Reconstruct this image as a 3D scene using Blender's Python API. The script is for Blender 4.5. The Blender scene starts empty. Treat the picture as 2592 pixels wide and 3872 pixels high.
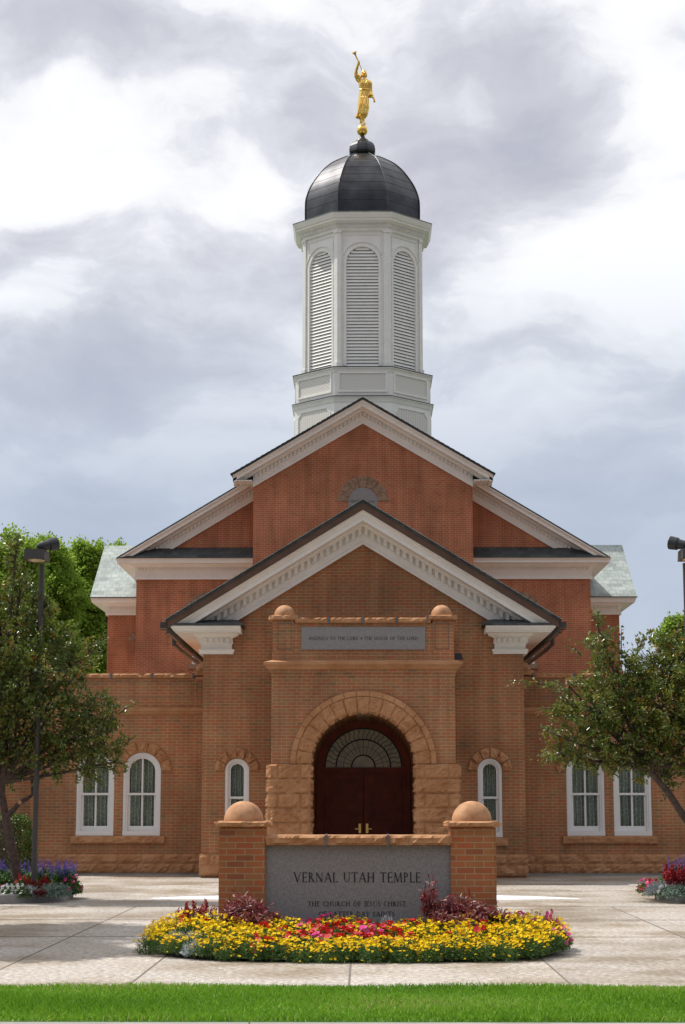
import bpy, bmesh, math, random
import numpy as np
from mathutils import Vector, Matrix, noise as mnoise
C = bpy.context.scene.collection
R = math.radians
PI = math.pi
random.seed(7)
rng = np.random.default_rng(11)

# ------------------------------------------------------------------ camera
FPX = 7000.0
PITCH = math.atan(1094 / FPX)
YAW = math.atan(79 / math.hypot(FPX, 1094))
cam = bpy.data.cameras.new('camera')
cam.sensor_fit = 'VERTICAL'
cam.sensor_height = 23.6
cam.sensor_width = 23.6
cam.lens = 23.6 * FPX / 3872
cam.clip_start = 0.1
cam.clip_end = 3000
camo = bpy.data.objects.new('camera', cam)
C.objects.link(camo)
camo.location = (0, 0, 1.6)
camo.rotation_euler = (R(90) + PITCH, 0, YAW)
bpy.context.scene.camera = camo


def W(u, v, Y):
    """where a sight line of the photo meets the plane y = Y (used to take measurements)"""
    a = u - 1296; b = 1936 - v
    y = FPX * math.cos(PITCH) - b * math.sin(PITCH)
    z = FPX * math.sin(PITCH) + b * math.cos(PITCH)
    X = a * math.cos(YAW) - y * math.sin(YAW)
    YY = a * math.sin(YAW) + y * math.cos(YAW)
    return X * Y / YY, 1.6 + z * Y / YY


# ------------------------------------------------------------------ exposure, sun, sky
sc = bpy.context.scene
sc.view_settings.view_transform = 'Standard'
sc.view_settings.look = 'None'
sc.view_settings.gamma = 1
sc.view_settings.use_curve_mapping = False
sc.view_settings.exposure = 0.0
TOSUN = Vector((-0.60, 0.28, 1.0)).normalized()
sun = bpy.data.lights.new('sun', 'SUN')
sun.energy = 4.7
sun.angle = R(0.6)
sun.color = (1.0, 0.95, 0.87)
suno = bpy.data.objects.new('sun', sun)
suno.rotation_euler = TOSUN.to_track_quat('Z', 'Y').to_euler()
suno.location = (-30, 10, 60)
C.objects.link(suno)

world = bpy.data.worlds.new("World")
sc.world = world
world.use_nodes = True
SKYSTR = 0.1


def build_world():
    nt = world.node_tree
    N, L = nt.nodes, nt.links
    N.clear()
    out = N.new('ShaderNodeOutputWorld'); bg = N.new('ShaderNodeBackground')
    bg.inputs['Strength'].default_value = SKYSTR
    L.new(bg.outputs[0], out.inputs[0])
    sky = N.new('ShaderNodeTexSky'); sky.sky_type = 'NISHITA'; sky.sun_disc = False
    sky.sun_elevation = math.asin(TOSUN.z)
    sky.sun_rotation = math.atan2(TOSUN.x, TOSUN.y)
    sky.altitude = 1600
    tc = N.new('ShaderNodeTexCoord')
    # warp the direction with soft noise so cloud edges billow
    wn = N.new('ShaderNodeTexNoise'); wn.inputs['Scale'].default_value = 9; wn.inputs['Detail'].default_value = 6
    L.new(tc.outputs['Generated'], wn.inputs['Vector'])
    sub = N.new('ShaderNodeVectorMath'); sub.operation = 'SUBTRACT'; sub.inputs[1].default_value = (.5, .5, .5)
    L.new(wn.outputs['Color'], sub.inputs[0])
    sc_ = N.new('ShaderNodeVectorMath'); sc_.operation = 'SCALE'; sc_.inputs['Scale'].default_value = .075
    L.new(sub.outputs[0], sc_.inputs[0])
    ad = N.new('ShaderNodeVectorMath'); ad.operation = 'ADD'
    L.new(tc.outputs['Generated'], ad.inputs[0]); L.new(sc_.outputs[0], ad.inputs[1])
    # broad noise
    mp = N.new('ShaderNodeMapping'); mp.inputs['Scale'].default_value = (1, .6, 2.2); mp.inputs['Location'].default_value = (3.1, 1.7, .4)
    L.new(ad.outputs[0], mp.inputs['Vector'])
    nz = N.new('ShaderNodeTexNoise'); nz.inputs['Scale'].default_value = 8.5; nz.inputs['Detail'].default_value = 9; nz.inputs['Roughness'].default_value = .52
    L.new(mp.outputs[0], nz.inputs['Vector'])
    cur = N.new('ShaderNodeMath'); cur.operation = 'MULTIPLY_ADD'; cur.inputs[1].default_value = 2.1; cur.inputs[2].default_value = -1.02
    L.new(nz.outputs['Fac'], cur.inputs[0])
    nf = N.new('ShaderNodeTexNoise'); nf.inputs['Scale'].default_value = 26; nf.inputs['Detail'].default_value = 8; nf.inputs['Roughness'].default_value = .6
    L.new(mp.outputs[0], nf.inputs['Vector'])
    cu2 = N.new('ShaderNodeMath'); cu2.operation = 'MULTIPLY_ADD'; cu2.inputs[1].default_value = .55; L.new(nf.outputs['Fac'], cu2.inputs[0]); L.new(cur.outputs[0], cu2.inputs[2])
    val = cu2.outputs[0]
    # cloud banks: + = thick grey base, - = thin bright edge.  (u, v, half width px, half height px, amount, tilt)
    blobs = [(200, 60, 1000, 250, .20, 0), (500, 420, 260, 160, .12, 20), (1750, 560, 800, 300, .34, 14), (2180, 250, 420, 480, .30, 22),
             (1800, 860, 560, 170, .22, 22), (800, 1060, 900, 190, .30, 12), (1180, 380, 330, 200, .16, 0), (560, 820, 760, 150, .18, 16),
             (250, 540, 800, 210, -.44, 12), (60, 1180, 420, 110, -.24, -10), (1350, 60, 700, 160, -.26, 0), (2500, 30, 400, 120, -.15, 0),
             (950, 680, 260, 110, -.26, 15), (2500, 600, 240, 560, -.52, 24), (2080, 1080, 620, 120, -.38, 24), (2450, 1000, 360, 160, -.12, 0),
             (150, 1500, 1100, 260, .36, 0), (500, 1320, 800, 120, .14, 0), (2150, 1380, 800, 170, .16, 0), (1150, 1360, 500, 110, -.08, 0),
             (2050, 1620, 700, 100, -.14, 0), (900, 1680, 800, 90, -.10, 0), (2400, 1850, 600, 170, .14, 0)]
    for (u, v, hw, hh, amt, tilt) in blobs:
        x, z = W(u, v, 1000.0)
        d = Vector((x, 1000, z - 1.6)).normalized()
        s1 = N.new('ShaderNodeVectorMath'); s1.operation = 'SUBTRACT'; s1.inputs[1].default_value = d
        L.new(ad.outputs[0], s1.inputs[0])
        rot = N.new('ShaderNodeVectorRotate'); rot.rotation_type = 'Y_AXIS'; rot.inputs['Angle'].default_value = R(tilt)
        L.new(s1.outputs[0], rot.inputs['Vector'])
        m1 = N.new('ShaderNodeVectorMath'); m1.operation = 'MULTIPLY'
        m1.inputs[1].default_value = (FPX / hw * .95, 1.5, FPX / hh * .95)
        L.new(rot.outputs[0], m1.inputs[0])
        ln = N.new('ShaderNodeVectorMath'); ln.operation = 'LENGTH'; L.new(m1.outputs[0], ln.inputs[0])
        mr = N.new('ShaderNodeMapRange'); mr.interpolation_type = 'SMOOTHSTEP'
        mr.inputs['From Min'].default_value = .0; mr.inputs['From Max'].default_value = 1.35
        mr.inputs['To Min'].default_value = amt; mr.inputs['To Max'].default_value = 0
        L.new(ln.outputs['Value'], mr.inputs['Value'])
        a2 = N.new('ShaderNodeMath'); a2.operation = 'ADD'
        L.new(val, a2.inputs[0]); L.new(mr.outputs[0], a2.inputs[1]); val = a2.outputs[0]
    cr = N.new('ShaderNodeValToRGB'); e = cr.color_ramp
    k = 1 / SKYSTR
    stops = [(0.0, (1.10, 1.11, 1.13)), (.24, (.97, .98, 1.01)), (.38, (.81, .825, .88)), (.62, (.65, .66, .725)), (1.0, (.53, .54, .62))]
    while len(e.elements) < len(stops): e.elements.new(.5)
    for el, (p, c) in zip(e.elements, stops):
        el.position = p; el.color = (*c, 1)
    L.new(val, cr.inputs[0])
    # towards the horizon the cloud deck turns flat blue grey
    sep = N.new('ShaderNodeSeparateXYZ'); L.new(tc.outputs['Generated'], sep.inputs[0])
    hz = N.new('ShaderNodeMapRange'); hz.interpolation_type = 'SMOOTHSTEP'
    hz.inputs['From Min'].default_value = .12; hz.inputs['From Max'].default_value = .32
    hz.inputs['To Min'].default_value = .85; hz.inputs['To Max'].default_value = 0
    L.new(sep.outputs['Z'], hz.inputs['Value'])
    mx = N.new('ShaderNodeMix'); mx.data_type = 'RGBA'
    L.new(hz.outputs[0], mx.inputs['Factor']); L.new(cr.outputs[0], mx.inputs['A'])
    mx.inputs['B'].default_value = (.44, .515, .65, 1)
    sclr = N.new('ShaderNodeVectorMath'); sclr.operation = 'SCALE'; sclr.inputs['Scale'].default_value = k
    L.new(mx.outputs['Result'], sclr.inputs[0])
    # a little of the clear sky glows through the thin parts
    mx2 = N.new('ShaderNodeMix'); mx2.data_type = 'RGBA'; mx2.inputs['Factor'].default_value = .93
    L.new(sky.outputs[0], mx2.inputs['A']); L.new(sclr.outputs[0], mx2.inputs['B'])
    # a storm bank low in the sky behind the photographer
    dt = N.new('ShaderNodeVectorMath'); dt.operation = 'DOT_PRODUCT'; dt.inputs[1].default_value = (.42, -.90, 0)
    L.new(tc.outputs['Generated'], dt.inputs[0])
    sa = N.new('ShaderNodeMapRange'); sa.interpolation_type = 'SMOOTHSTEP'; sa.inputs['From Min'].default_value = .0; sa.inputs['From Max'].default_value = .55
    L.new(dt.outputs['Value'], sa.inputs['Value'])
    sb = N.new('ShaderNodeMapRange'); sb.interpolation_type = 'SMOOTHSTEP'; sb.inputs['From Min'].default_value = .40; sb.inputs['From Max'].default_value = .62
    sb.inputs['To Min'].default_value = 1; sb.inputs['To Max'].default_value = 0
    L.new(sep.outputs['Z'], sb.inputs['Value'])
    sm = N.new('ShaderNodeMath'); sm.operation = 'MULTIPLY'; L.new(sa.outputs[0], sm.inputs[0]); L.new(sb.outputs[0], sm.inputs[1])
    mx3 = N.new('ShaderNodeMix'); mx3.data_type = 'RGBA'; L.new(sm.outputs[0], mx3.inputs['Factor'])
    L.new(mx2.outputs['Result'], mx3.inputs['A']); mx3.inputs['B'].default_value = (.27 * k, .29 * k, .35 * k, 1)
    L.new(mx3.outputs['Result'], bg.inputs['Color'])


build_world()

# ------------------------------------------------------------------ materials
MATS = {}


def nodes(name):
    m = bpy.data.materials.new(name); m.use_nodes = True
    nt = m.node_tree
    MATS[name] = m
    return m, nt.nodes, nt.links, nt.nodes['Principled BSDF']


def plain(name, col, rough=.6, metal=0.0, var=.12, scale=3.0, bump=0.0, bscale=40.0, spec=.5, col2=None):
    m, N, L, b = nodes(name)
    g = N.new('ShaderNodeNewGeometry')
    n = N.new('ShaderNodeTexNoise'); n.inputs['Scale'].default_value = scale; n.inputs['Detail'].default_value = 8
    n.inputs['Roughness'].default_value = .6
    L.new(g.outputs['Position'], n.inputs['Vector'])
    r = N.new('ShaderNodeValToRGB')
    r.color_ramp.elements[0].position = .32; r.color_ramp.elements[1].position = .68
    c2 = col2 or tuple(min(1, c * (1 + var)) for c in col)
    c1 = col if col2 else tuple(c * (1 - var) for c in col)
    r.color_ramp.elements[0].color = (*c1, 1); r.color_ramp.elements[1].color = (*c2, 1)
    L.new(n.outputs['Fac'], r.inputs[0]); L.new(r.outputs[0], b.inputs['Base Color'])
    b.inputs['Roughness'].default_value = rough; b.inputs['Metallic'].default_value = metal
    b.inputs['Specular IOR Level'].default_value = spec
    if bump:
        n2 = N.new('ShaderNodeTexNoise'); n2.inputs['Scale'].default_value = bscale; n2.inputs['Detail'].default_value = 5
        L.new(g.outputs['Position'], n2.inputs['Vector'])
        bp = N.new('ShaderNodeBump'); bp.inputs['Strength'].default_value = bump; bp.inputs['Distance'].default_value = .02
        L.new(n2.outputs['Fac'], bp.inputs['Height']); L.new(bp.outputs[0], b.inputs['Normal'])
    return m


def brick(name, ca, cb, cdark, mortar, bw=.203, rh=.0677, ms=.010, stain=.25, zoff=0.0, slope=False, rough=.85):
    m, N, L, b = nodes(name)
    g = N.new('ShaderNodeNewGeometry'); s = N.new('ShaderNodeSeparateXYZ'); L.new(g.outputs['Position'], s.inputs[0])
    if slope:          # tiles on a pitched roof: along x and along the slope
        a = s.outputs['X']; sn = N.new('ShaderNodeMath'); sn.operation = 'MULTIPLY'; sn.inputs[1].default_value = 2.0
        L.new(s.outputs['Z'], sn.inputs[0]); z = sn.outputs[0]
    else:
        ad = N.new('ShaderNodeMath'); L.new(s.outputs['X'], ad.inputs[0]); L.new(s.outputs['Y'], ad.inputs[1]); a = ad.outputs[0]
        z = s.outputs['Z']
    zo = N.new('ShaderNodeMath'); zo.inputs[1].default_value = 10 + zoff; L.new(z, zo.inputs[0])
    cb_ = N.new('ShaderNodeCombineXYZ'); L.new(a, cb_.inputs[0]); L.new(zo.outputs[0], cb_.inputs[1])
    t = N.new('ShaderNodeTexBrick'); L.new(cb_.outputs[0], t.inputs['Vector'])
    t.inputs['Scale'].default_value = 1; t.inputs['Brick Width'].default_value = bw; t.inputs['Row Height'].default_value = rh
    t.inputs['Mortar Size'].default_value = ms * .5; t.inputs['Mortar Smooth'].default_value = .15; t.inputs['Bias'].default_value = 0
    t.inputs['Color1'].default_value = (0, 0, 0, 1); t.inputs['Color2'].default_value = (1, 1, 1, 1); t.inputs['Mortar'].default_value = (.5, .5, .5, 1)
    r = N.new('ShaderNodeValToRGB'); e = r.color_ramp; e.elements.new(.5); e.elements.new(.15)
    for el, (p, c) in zip(e.elements, [(0, cdark), (.16, ca), (.6, tuple((x + y) / 2 for x, y in zip(ca, cb))), (1, cb)]):
        el.position = p; el.color = (*c, 1)
    L.new(t.outputs['Color'], r.inputs[0])
    n = N.new('ShaderNodeTexNoise'); n.inputs['Scale'].default_value = .9; n.inputs['Detail'].default_value = 6
    L.new(g.outputs['Position'], n.inputs['Vector'])
    mr = N.new('ShaderNodeMapRange'); mr.inputs['From Min'].default_value = .3; mr.inputs['From Max'].default_value = .7
    mr.inputs['To Min'].default_value = 1 - stain; mr.inputs['To Max'].default_value = 1 + stain * .5
    L.new(n.outputs['Fac'], mr.inputs['Value'])
    mx = N.new('ShaderNodeMix'); mx.data_type = 'RGBA'
    L.new(t.outputs['Fac'], mx.inputs['Factor']); L.new(r.outputs[0], mx.inputs['A']); mx.inputs['B'].default_value = (*mortar, 1)
    mp2 = N.new('ShaderNodeMapping'); mp2.inputs['Scale'].default_value = (4.5, 4.5, .55); L.new(g.outputs['Position'], mp2.inputs['Vector'])
    n3 = N.new('ShaderNodeTexNoise'); n3.inputs['Scale'].default_value = 1; n3.inputs['Detail'].default_value = 5; L.new(mp2.outputs[0], n3.inputs['Vector'])
    mr3 = N.new('ShaderNodeMapRange'); mr3.inputs['From Min'].default_value = .32; mr3.inputs['From Max'].default_value = .6
    mr3.inputs['To Min'].default_value = .82; mr3.inputs['To Max'].default_value = 1.06; L.new(n3.outputs['Fac'], mr3.inputs['Value'])
    mm = N.new('ShaderNodeMath'); mm.operation = 'MULTIPLY'; L.new(mr.outputs[0], mm.inputs[0]); L.new(mr3.outputs[0], mm.inputs[1])
    vm = N.new('ShaderNodeVectorMath'); vm.operation = 'SCALE'
    L.new(mx.outputs['Result'], vm.inputs[0]); L.new(mm.outputs[0], vm.inputs['Scale'])
    L.new(vm.outputs[0], b.inputs['Base Color'])
    b.inputs['Roughness'].default_value = rough; b.inputs['Specular IOR Level'].default_value = .3
    bp = N.new('ShaderNodeBump'); bp.inputs['Strength'].default_value = .5; bp.inputs['Distance'].default_value = .006; bp.invert = True
    L.new(t.outputs['Fac'], bp.inputs['Height']); L.new(bp.outputs[0], b.inputs['Normal'])
    return m


brick('brick_new', (.41, .150, .068), (.355, .190, .090), (.28, .16, .08), (.47, .34, .21))
brick('brick_sign', (.42, .125, .050), (.37, .160, .065), (.27, .10, .05), (.40, .30, .18), zoff=.02)
brick('brick_old', (.44, .140, .068), (.41, .165, .082), (.34, .125, .065), (.54, .31, .20), bw=.2, rh=.0695, ms=.012)
plain('sandstone', (.37, .175, .080), .88, var=.2, scale=2.2, bump=.6, bscale=22, col2=(.52, .285, .15), spec=.25)
plain('sandstone_old', (.27, .18, .12), .85, var=.22, scale=3, bump=.4, bscale=20)
plain('sandstone_ball', (.36, .175, .085), .8, var=.1, scale=8, bump=.1, bscale=60, col2=(.55, .315, .175), spec=.25)
plain('white_paint', (.845, .84, .80), .55, var=.05, scale=2.2)
plain('window_paint', (.76, .755, .75), .45, var=.03, scale=1.2)
plain('granite', (.18, .175, .178), .55, var=.3, scale=70, spec=.35, col2=(.32, .305, .305))
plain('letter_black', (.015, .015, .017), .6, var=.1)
plain('fascia_brown', (.105, .060, .040), .5, var=.25, scale=2.2)
plain('gutter', (.055, .045, .042), .4, var=.2)
plain('dark_metal', (.055, .050, .048), .42, var=.1)
plain('flood_black', (.022, .025, .030), .35, var=.1)
plain('lamp_lens', (.75, .60, .38), .3, var=.2, scale=8)
plain('lead_strap', (.13, .14, .18), .5, var=.15)
plain('kerb_grey', (.26, .25, .235), .85, var=.2, scale=2, bump=.3)
plain('ramp_white', (.78, .79, .82), .6, var=.03)
plain('soil', (.045, .030, .018), .95, var=.3, scale=9, bump=.8, bscale=30)
plain('asphalt', (.05, .05, .052), .9, var=.15, scale=3)
plain('field', (.06, .09, .03), .95, var=.3, scale=.3)
plain('joint', (.15, .13, .11), .9, var=.1)
plain('gold', (.92, .60, .16), .27, metal=1.0, var=.06, scale=3, bump=.12, bscale=9)
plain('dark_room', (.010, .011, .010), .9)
plain('brass', (.75, .52, .18), .3, metal=1.0, var=.1)
plain('bark', (.085, .055, .045), .9, var=.4, scale=14, bump=.8, bscale=30)
plain('bark_cut', (.45, .26, .13), .8, var=.2)
plain('door_wood', (.30, .055, .022), .45, var=.3, scale=3.5, spec=.3)
plain('stem_green', (.06, .12, .025), .7, var=.3, scale=30)


def slate(name, ca, cb, rough):
    return brick(name, ca, cb, tuple(c * .8 for c in ca), tuple(c * .5 for c in ca), bw=.26, rh=.30, ms=.012, stain=.25, slope=True, rough=rough)


slate('slate_light', (.33, .375, .355), (.40, .44, .42), .5)  # paler copy of the slate, sunlight on the transept slopes put into its colour
slate('slate_dark', (.055, .066, .070), (.085, .096, .10), .6)

# copper dome: dark patina with weather streaks
m, N, L, b = nodes('dome_copper')
g = N.new('ShaderNodeNewGeometry')
n = N.new('ShaderNodeTexNoise'); n.inputs['Scale'].default_value = 1.4; n.inputs['Detail'].default_value = 6
L.new(g.outputs['Position'], n.inputs['Vector'])
r = N.new('ShaderNodeValToRGB'); r.color_ramp.elements[0].position = .35; r.color_ramp.elements[1].position = .65
r.color_ramp.elements[0].color = (.050, .050, .055, 1); r.color_ramp.elements[1].color = (.088, .090, .098, 1)
L.new(n.outputs['Fac'], r.inputs[0]); L.new(r.outputs[0], b.inputs['Base Color'])
b.inputs['Metallic'].default_value = .85; b.inputs['Roughness'].default_value = .36

# diagonal or vertical boards as fine grooves on painted panels
for nm, ang in (('panel_diagonal', 45), ('panel_vertical', 0)):
    m, N, L, b = nodes(nm)
    g = N.new('ShaderNodeNewGeometry'); mp = N.new('ShaderNodeMapping')
    mp.inputs['Rotation'].default_value = (0, R(ang), 0)
    L.new(g.outputs['Position'], mp.inputs['Vector'])
    wv = N.new('ShaderNodeTexWave'); wv.bands_direction = 'X'; wv.inputs['Scale'].default_value = 3.2
    L.new(mp.outputs[0], wv.inputs['Vector'])
    rr = N.new('ShaderNodeValToRGB'); rr.color_ramp.elements[0].color = (.58, .57, .53, 1); rr.color_ramp.elements[1].color = (.72, .705, .65, 1)
    rr.color_ramp.elements[1].position = .3
    L.new(wv.outputs['Fac'], rr.inputs[0]); L.new(rr.outputs[0], b.inputs['Base Color'])
    b.inputs['Roughness'].default_value = .55

# pavement: pale concrete, tan and darker where rain has wetted it, fine rain-splash speckle
m, N, L, b = nodes('pavement')
g = N.new('ShaderNodeNewGeometry')
n = N.new('ShaderNodeTexNoise'); n.inputs['Scale'].default_value = .55; n.inputs['Detail'].default_value = 7; n.inputs['Roughness'].default_value = .6
L.new(g.outputs['Position'], n.inputs['Vector'])
r = N.new('ShaderNodeValToRGB'); r.color_ramp.elements[0].position = .40; r.color_ramp.elements[1].position = .58
r.color_ramp.elements[0].color = (.275, .222, .165, 1); r.color_ramp.elements[1].color = (.36, .325, .29, 1)
L.new(n.outputs['Fac'], r.inputs[0])
n2 = N.new('ShaderNodeTexNoise'); n2.inputs['Scale'].default_value = 17; n2.inputs['Detail'].default_value = 3; n2.inputs['Roughness'].default_value = .7
L.new(g.outputs['Position'], n2.inputs['Vector'])
mr = N.new('ShaderNodeMapRange'); mr.inputs['From Min'].default_value = .44; mr.inputs['From Max'].default_value = .66
mr.inputs['To Min'].default_value = .84; mr.inputs['To Max'].default_value = 1.75
L.new(n2.outputs['Fac'], mr.inputs['Value'])
sl_ = N.new('ShaderNodeTexBrick'); mpb = N.new('ShaderNodeMapping'); mpb.inputs['Location'].default_value = (.13 + 1.95 * 10, 3.2 * 10 + .2, 0)
L.new(g.outputs['Position'], mpb.inputs['Vector']); L.new(mpb.outputs[0], sl_.inputs['Vector'])
sl_.offset = 0; sl_.inputs['Scale'].default_value = 1; sl_.inputs['Brick Width'].default_value = 1.95; sl_.inputs['Row Height'].default_value = 3.2; sl_.inputs['Mortar Size'].default_value = 0
sl_.inputs['Color1'].default_value = (.88, .88, .88, 1); sl_.inputs['Color2'].default_value = (1.06, 1.06, 1.06, 1)
mm_ = N.new('ShaderNodeMath'); mm_.operation = 'MULTIPLY'; L.new(mr.outputs[0], mm_.inputs[0]); L.new(sl_.outputs['Color'], mm_.inputs[1])
vm = N.new('ShaderNodeVectorMath'); vm.operation = 'SCALE'; L.new(r.outputs[0], vm.inputs[0]); L.new(mm_.outputs[0], vm.inputs['Scale'])
L.new(vm.outputs[0], b.inputs['Base Color'])
rm = N.new('ShaderNodeMapRange'); rm.inputs['From Min'].default_value = .40; rm.inputs['From Max'].default_value = .60
rm.inputs['To Min'].default_value = .38; rm.inputs['To Max'].default_value = .85
L.new(n.outputs['Fac'], rm.inputs['Value']); L.new(rm.outputs[0], b.inputs['Roughness'])
bp = N.new('ShaderNodeBump'); bp.inputs['Strength'].default_value = .5; bp.inputs['Distance'].default_value = .01
L.new(n2.outputs['Fac'], bp.inputs['Height']); L.new(bp.outputs[0], b.inputs['Normal'])

# glass: thin, mostly clear with a reflection
m, N, L, b = nodes('window_glass')
N.remove(b)
gl = N.new('ShaderNodeBsdfGlossy'); gl.inputs['Roughness'].default_value = .03; gl.inputs['Color'].default_value = (.85, .9, .9, 1)
tr = N.new('ShaderNodeBsdfTransparent'); tr.inputs['Color'].default_value = (.93, .97, .94, 1)
fr_ = N.new('ShaderNodeFresnel'); fr_.inputs['IOR'].default_value = 1.4
mxs = N.new('ShaderNodeMixShader'); L.new(fr_.outputs[0], mxs.inputs[0]); L.new(tr.outputs[0], mxs.inputs[1]); L.new(gl.outputs[0], mxs.inputs[2])
L.new(mxs.outputs[0], N['Material Output'].inputs[0])

# lace curtain
m, N, L, b = nodes('lace')
g = N.new('ShaderNodeNewGeometry')
v = N.new('ShaderNodeTexVoronoi'); v.inputs['Scale'].default_value = 26; L.new(g.outputs['Position'], v.inputs['Vector'])
r = N.new('ShaderNodeValToRGB'); r.color_ramp.elements[0].color = (.85, .88, .80, 1); r.color_ramp.elements[1].color = (.40, .43, .37, 1)
r.color_ramp.elements[0].position = .15; r.color_ramp.elements[1].position = .55
L.new(v.outputs['Distance'], r.inputs[0]); L.new(r.outputs[0], b.inputs['Base Color']); b.inputs['Roughness'].default_value = .9

# stained fanlight
m, N, L, b = nodes('art_glass')
g = N.new('ShaderNodeNewGeometry')
n = N.new('ShaderNodeTexNoise'); n.inputs['Scale'].default_value = 5; n.inputs['Detail'].default_value = 4; L.new(g.outputs['Position'], n.inputs['Vector'])
r = N.new('ShaderNodeValToRGB'); r.color_ramp.elements[0].position = .35; r.color_ramp.elements[1].position = .65
r.color_ramp.elements[0].color = (.62, .66, .48, 1); r.color_ramp.elements[1].color = (.85, .83, .60, 1)
L.new(n.outputs['Fac'], r.inputs[0]); L.new(r.outputs[0], b.inputs['Base Color']); b.inputs['Roughness'].default_value = .25


def leafmat(name, cols, rough=.4, trans=.25, spec=.5):
    """leaf colour by a per-leaf random number (a kind of leaf, not light)"""
    m, N, L, b = nodes(name)
    a = N.new('ShaderNodeAttribute'); a.attribute_name = 'rnd'
    r = N.new('ShaderNodeValToRGB'); e = r.color_ramp
    while len(e.elements) < len(cols): e.elements.new(.5)
    for el, (p, c) in zip(e.elements, cols):
        el.position = p; el.color = (*c, 1)
    L.new(a.outputs['Fac'], r.inputs[0]); L.new(r.outputs[0], b.inputs['Base Color'])
    b.inputs['Roughness'].default_value = rough; b.inputs['Specular IOR Level'].default_value = spec
    if trans:
        t = N.new('ShaderNodeBsdfTranslucent'); L.new(r.outputs[0], t.inputs['Color'])
        ms = N.new('ShaderNodeMixShader'); ms.inputs[0].default_value = trans
        L.new(b.outputs[0], ms.inputs[1]); L.new(t.outputs[0], ms.inputs[2]); L.new(ms.outputs[0], N['Material Output'].inputs[0])
    return m


leafmat('leaf_near', [(0, (.055, .085, .014)), (.40, (.11, .17, .025)), (.68, (.23, .25, .035)), (.86, (.22, .13, .02)), (.95, (.34, .09, .02)), (1, (.42, .11, .03))], .38, .35, .6)
for _n in ('leaf_near',):
    _b = MATS[_n].node_tree.nodes['Principled BSDF']; _b.inputs['Coat Weight'].default_value = .30; _b.inputs['Coat Roughness'].default_value = .2
leafmat('leaf_far', [(0, (.18, .28, .035)), (.5, (.29, .43, .06)), (1, (.42, .56, .11))], .7, .5, .2)
leafmat('leaf_hedge', [(0, (.035, .08, .012)), (.6, (.08, .15, .02)), (1, (.16, .20, .03))], .45, .2)
leafmat('leaf_bedding', [(0, (.035, .09, .015)), (.6, (.075, .16, .03)), (1, (.13, .22, .05))], .6, .3)
leafmat('leaf_silver', [(0, (.30, .36, .36)), (1, (.55, .60, .62))], .8, .1)
leafmat('leaf_kale', [(0, (.03, .09, .045)), (.7, (.05, .13, .07)), (1, (.14, .20, .16))], .55, .1)
leafmat('leaf_purple', [(0, (.09, .014, .025)), (.45, (.26, .022, .04)), (.8, (.26, .09, .10)), (1, (.42, .30, .25))], .45, .25)
leafmat('petal_yellow', [(0, (.68, .40, .002)), (1, (.84, .60, .004))], .7, .1, .1)
leafmat('petal_red', [(0, (.52, .003, .006)), (1, (.74, .010, .018))], .6, .2)
leafmat('petal_magenta', [(0, (.52, .015, .14)), (1, (.78, .07, .33))], .6, .2)
leafmat('petal_white', [(0, (.72, .72, .72)), (1, (.88, .88, .86))], .6, .2)
leafmat('petal_violet', [(0, (.08, .045, .30)), (1, (.20, .13, .55))], .6, .2)
leafmat('petal_crimson', [(0, (.25, .006, .012)), (1, (.42, .01, .02))], .7, .1)
leafmat('grass', [(0, (.12, .27, .012)), (.55, (.20, .42, .02)), (.93, (.30, .50, .05)), (1, (.48, .46, .18))], .6, .3)
leafmat('lawn_base', [(0, (.05, .12, .01)), (1, (.05, .12, .01))], .9, 0)


# ------------------------------------------------------------------ mesh helpers
def tag(o, label=None, cat=None, group=None, kind=None):
    if label: o['label'] = label
    if cat: o['category'] = cat
    if group: o['group'] = group
    if kind: o['kind'] = kind
    return o


def empty(name, loc, label=None, cat=None, group=None):
    o = bpy.data.objects.new(name, None); o.empty_display_size = .3
    o.location = loc; C.objects.link(o)
    return tag(o, label, cat, group)


def origin_of(p):
    v = Vector((0, 0, 0))
    while p is not None:
        v = v + Vector(p.location); p = p.parent
    return v


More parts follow.
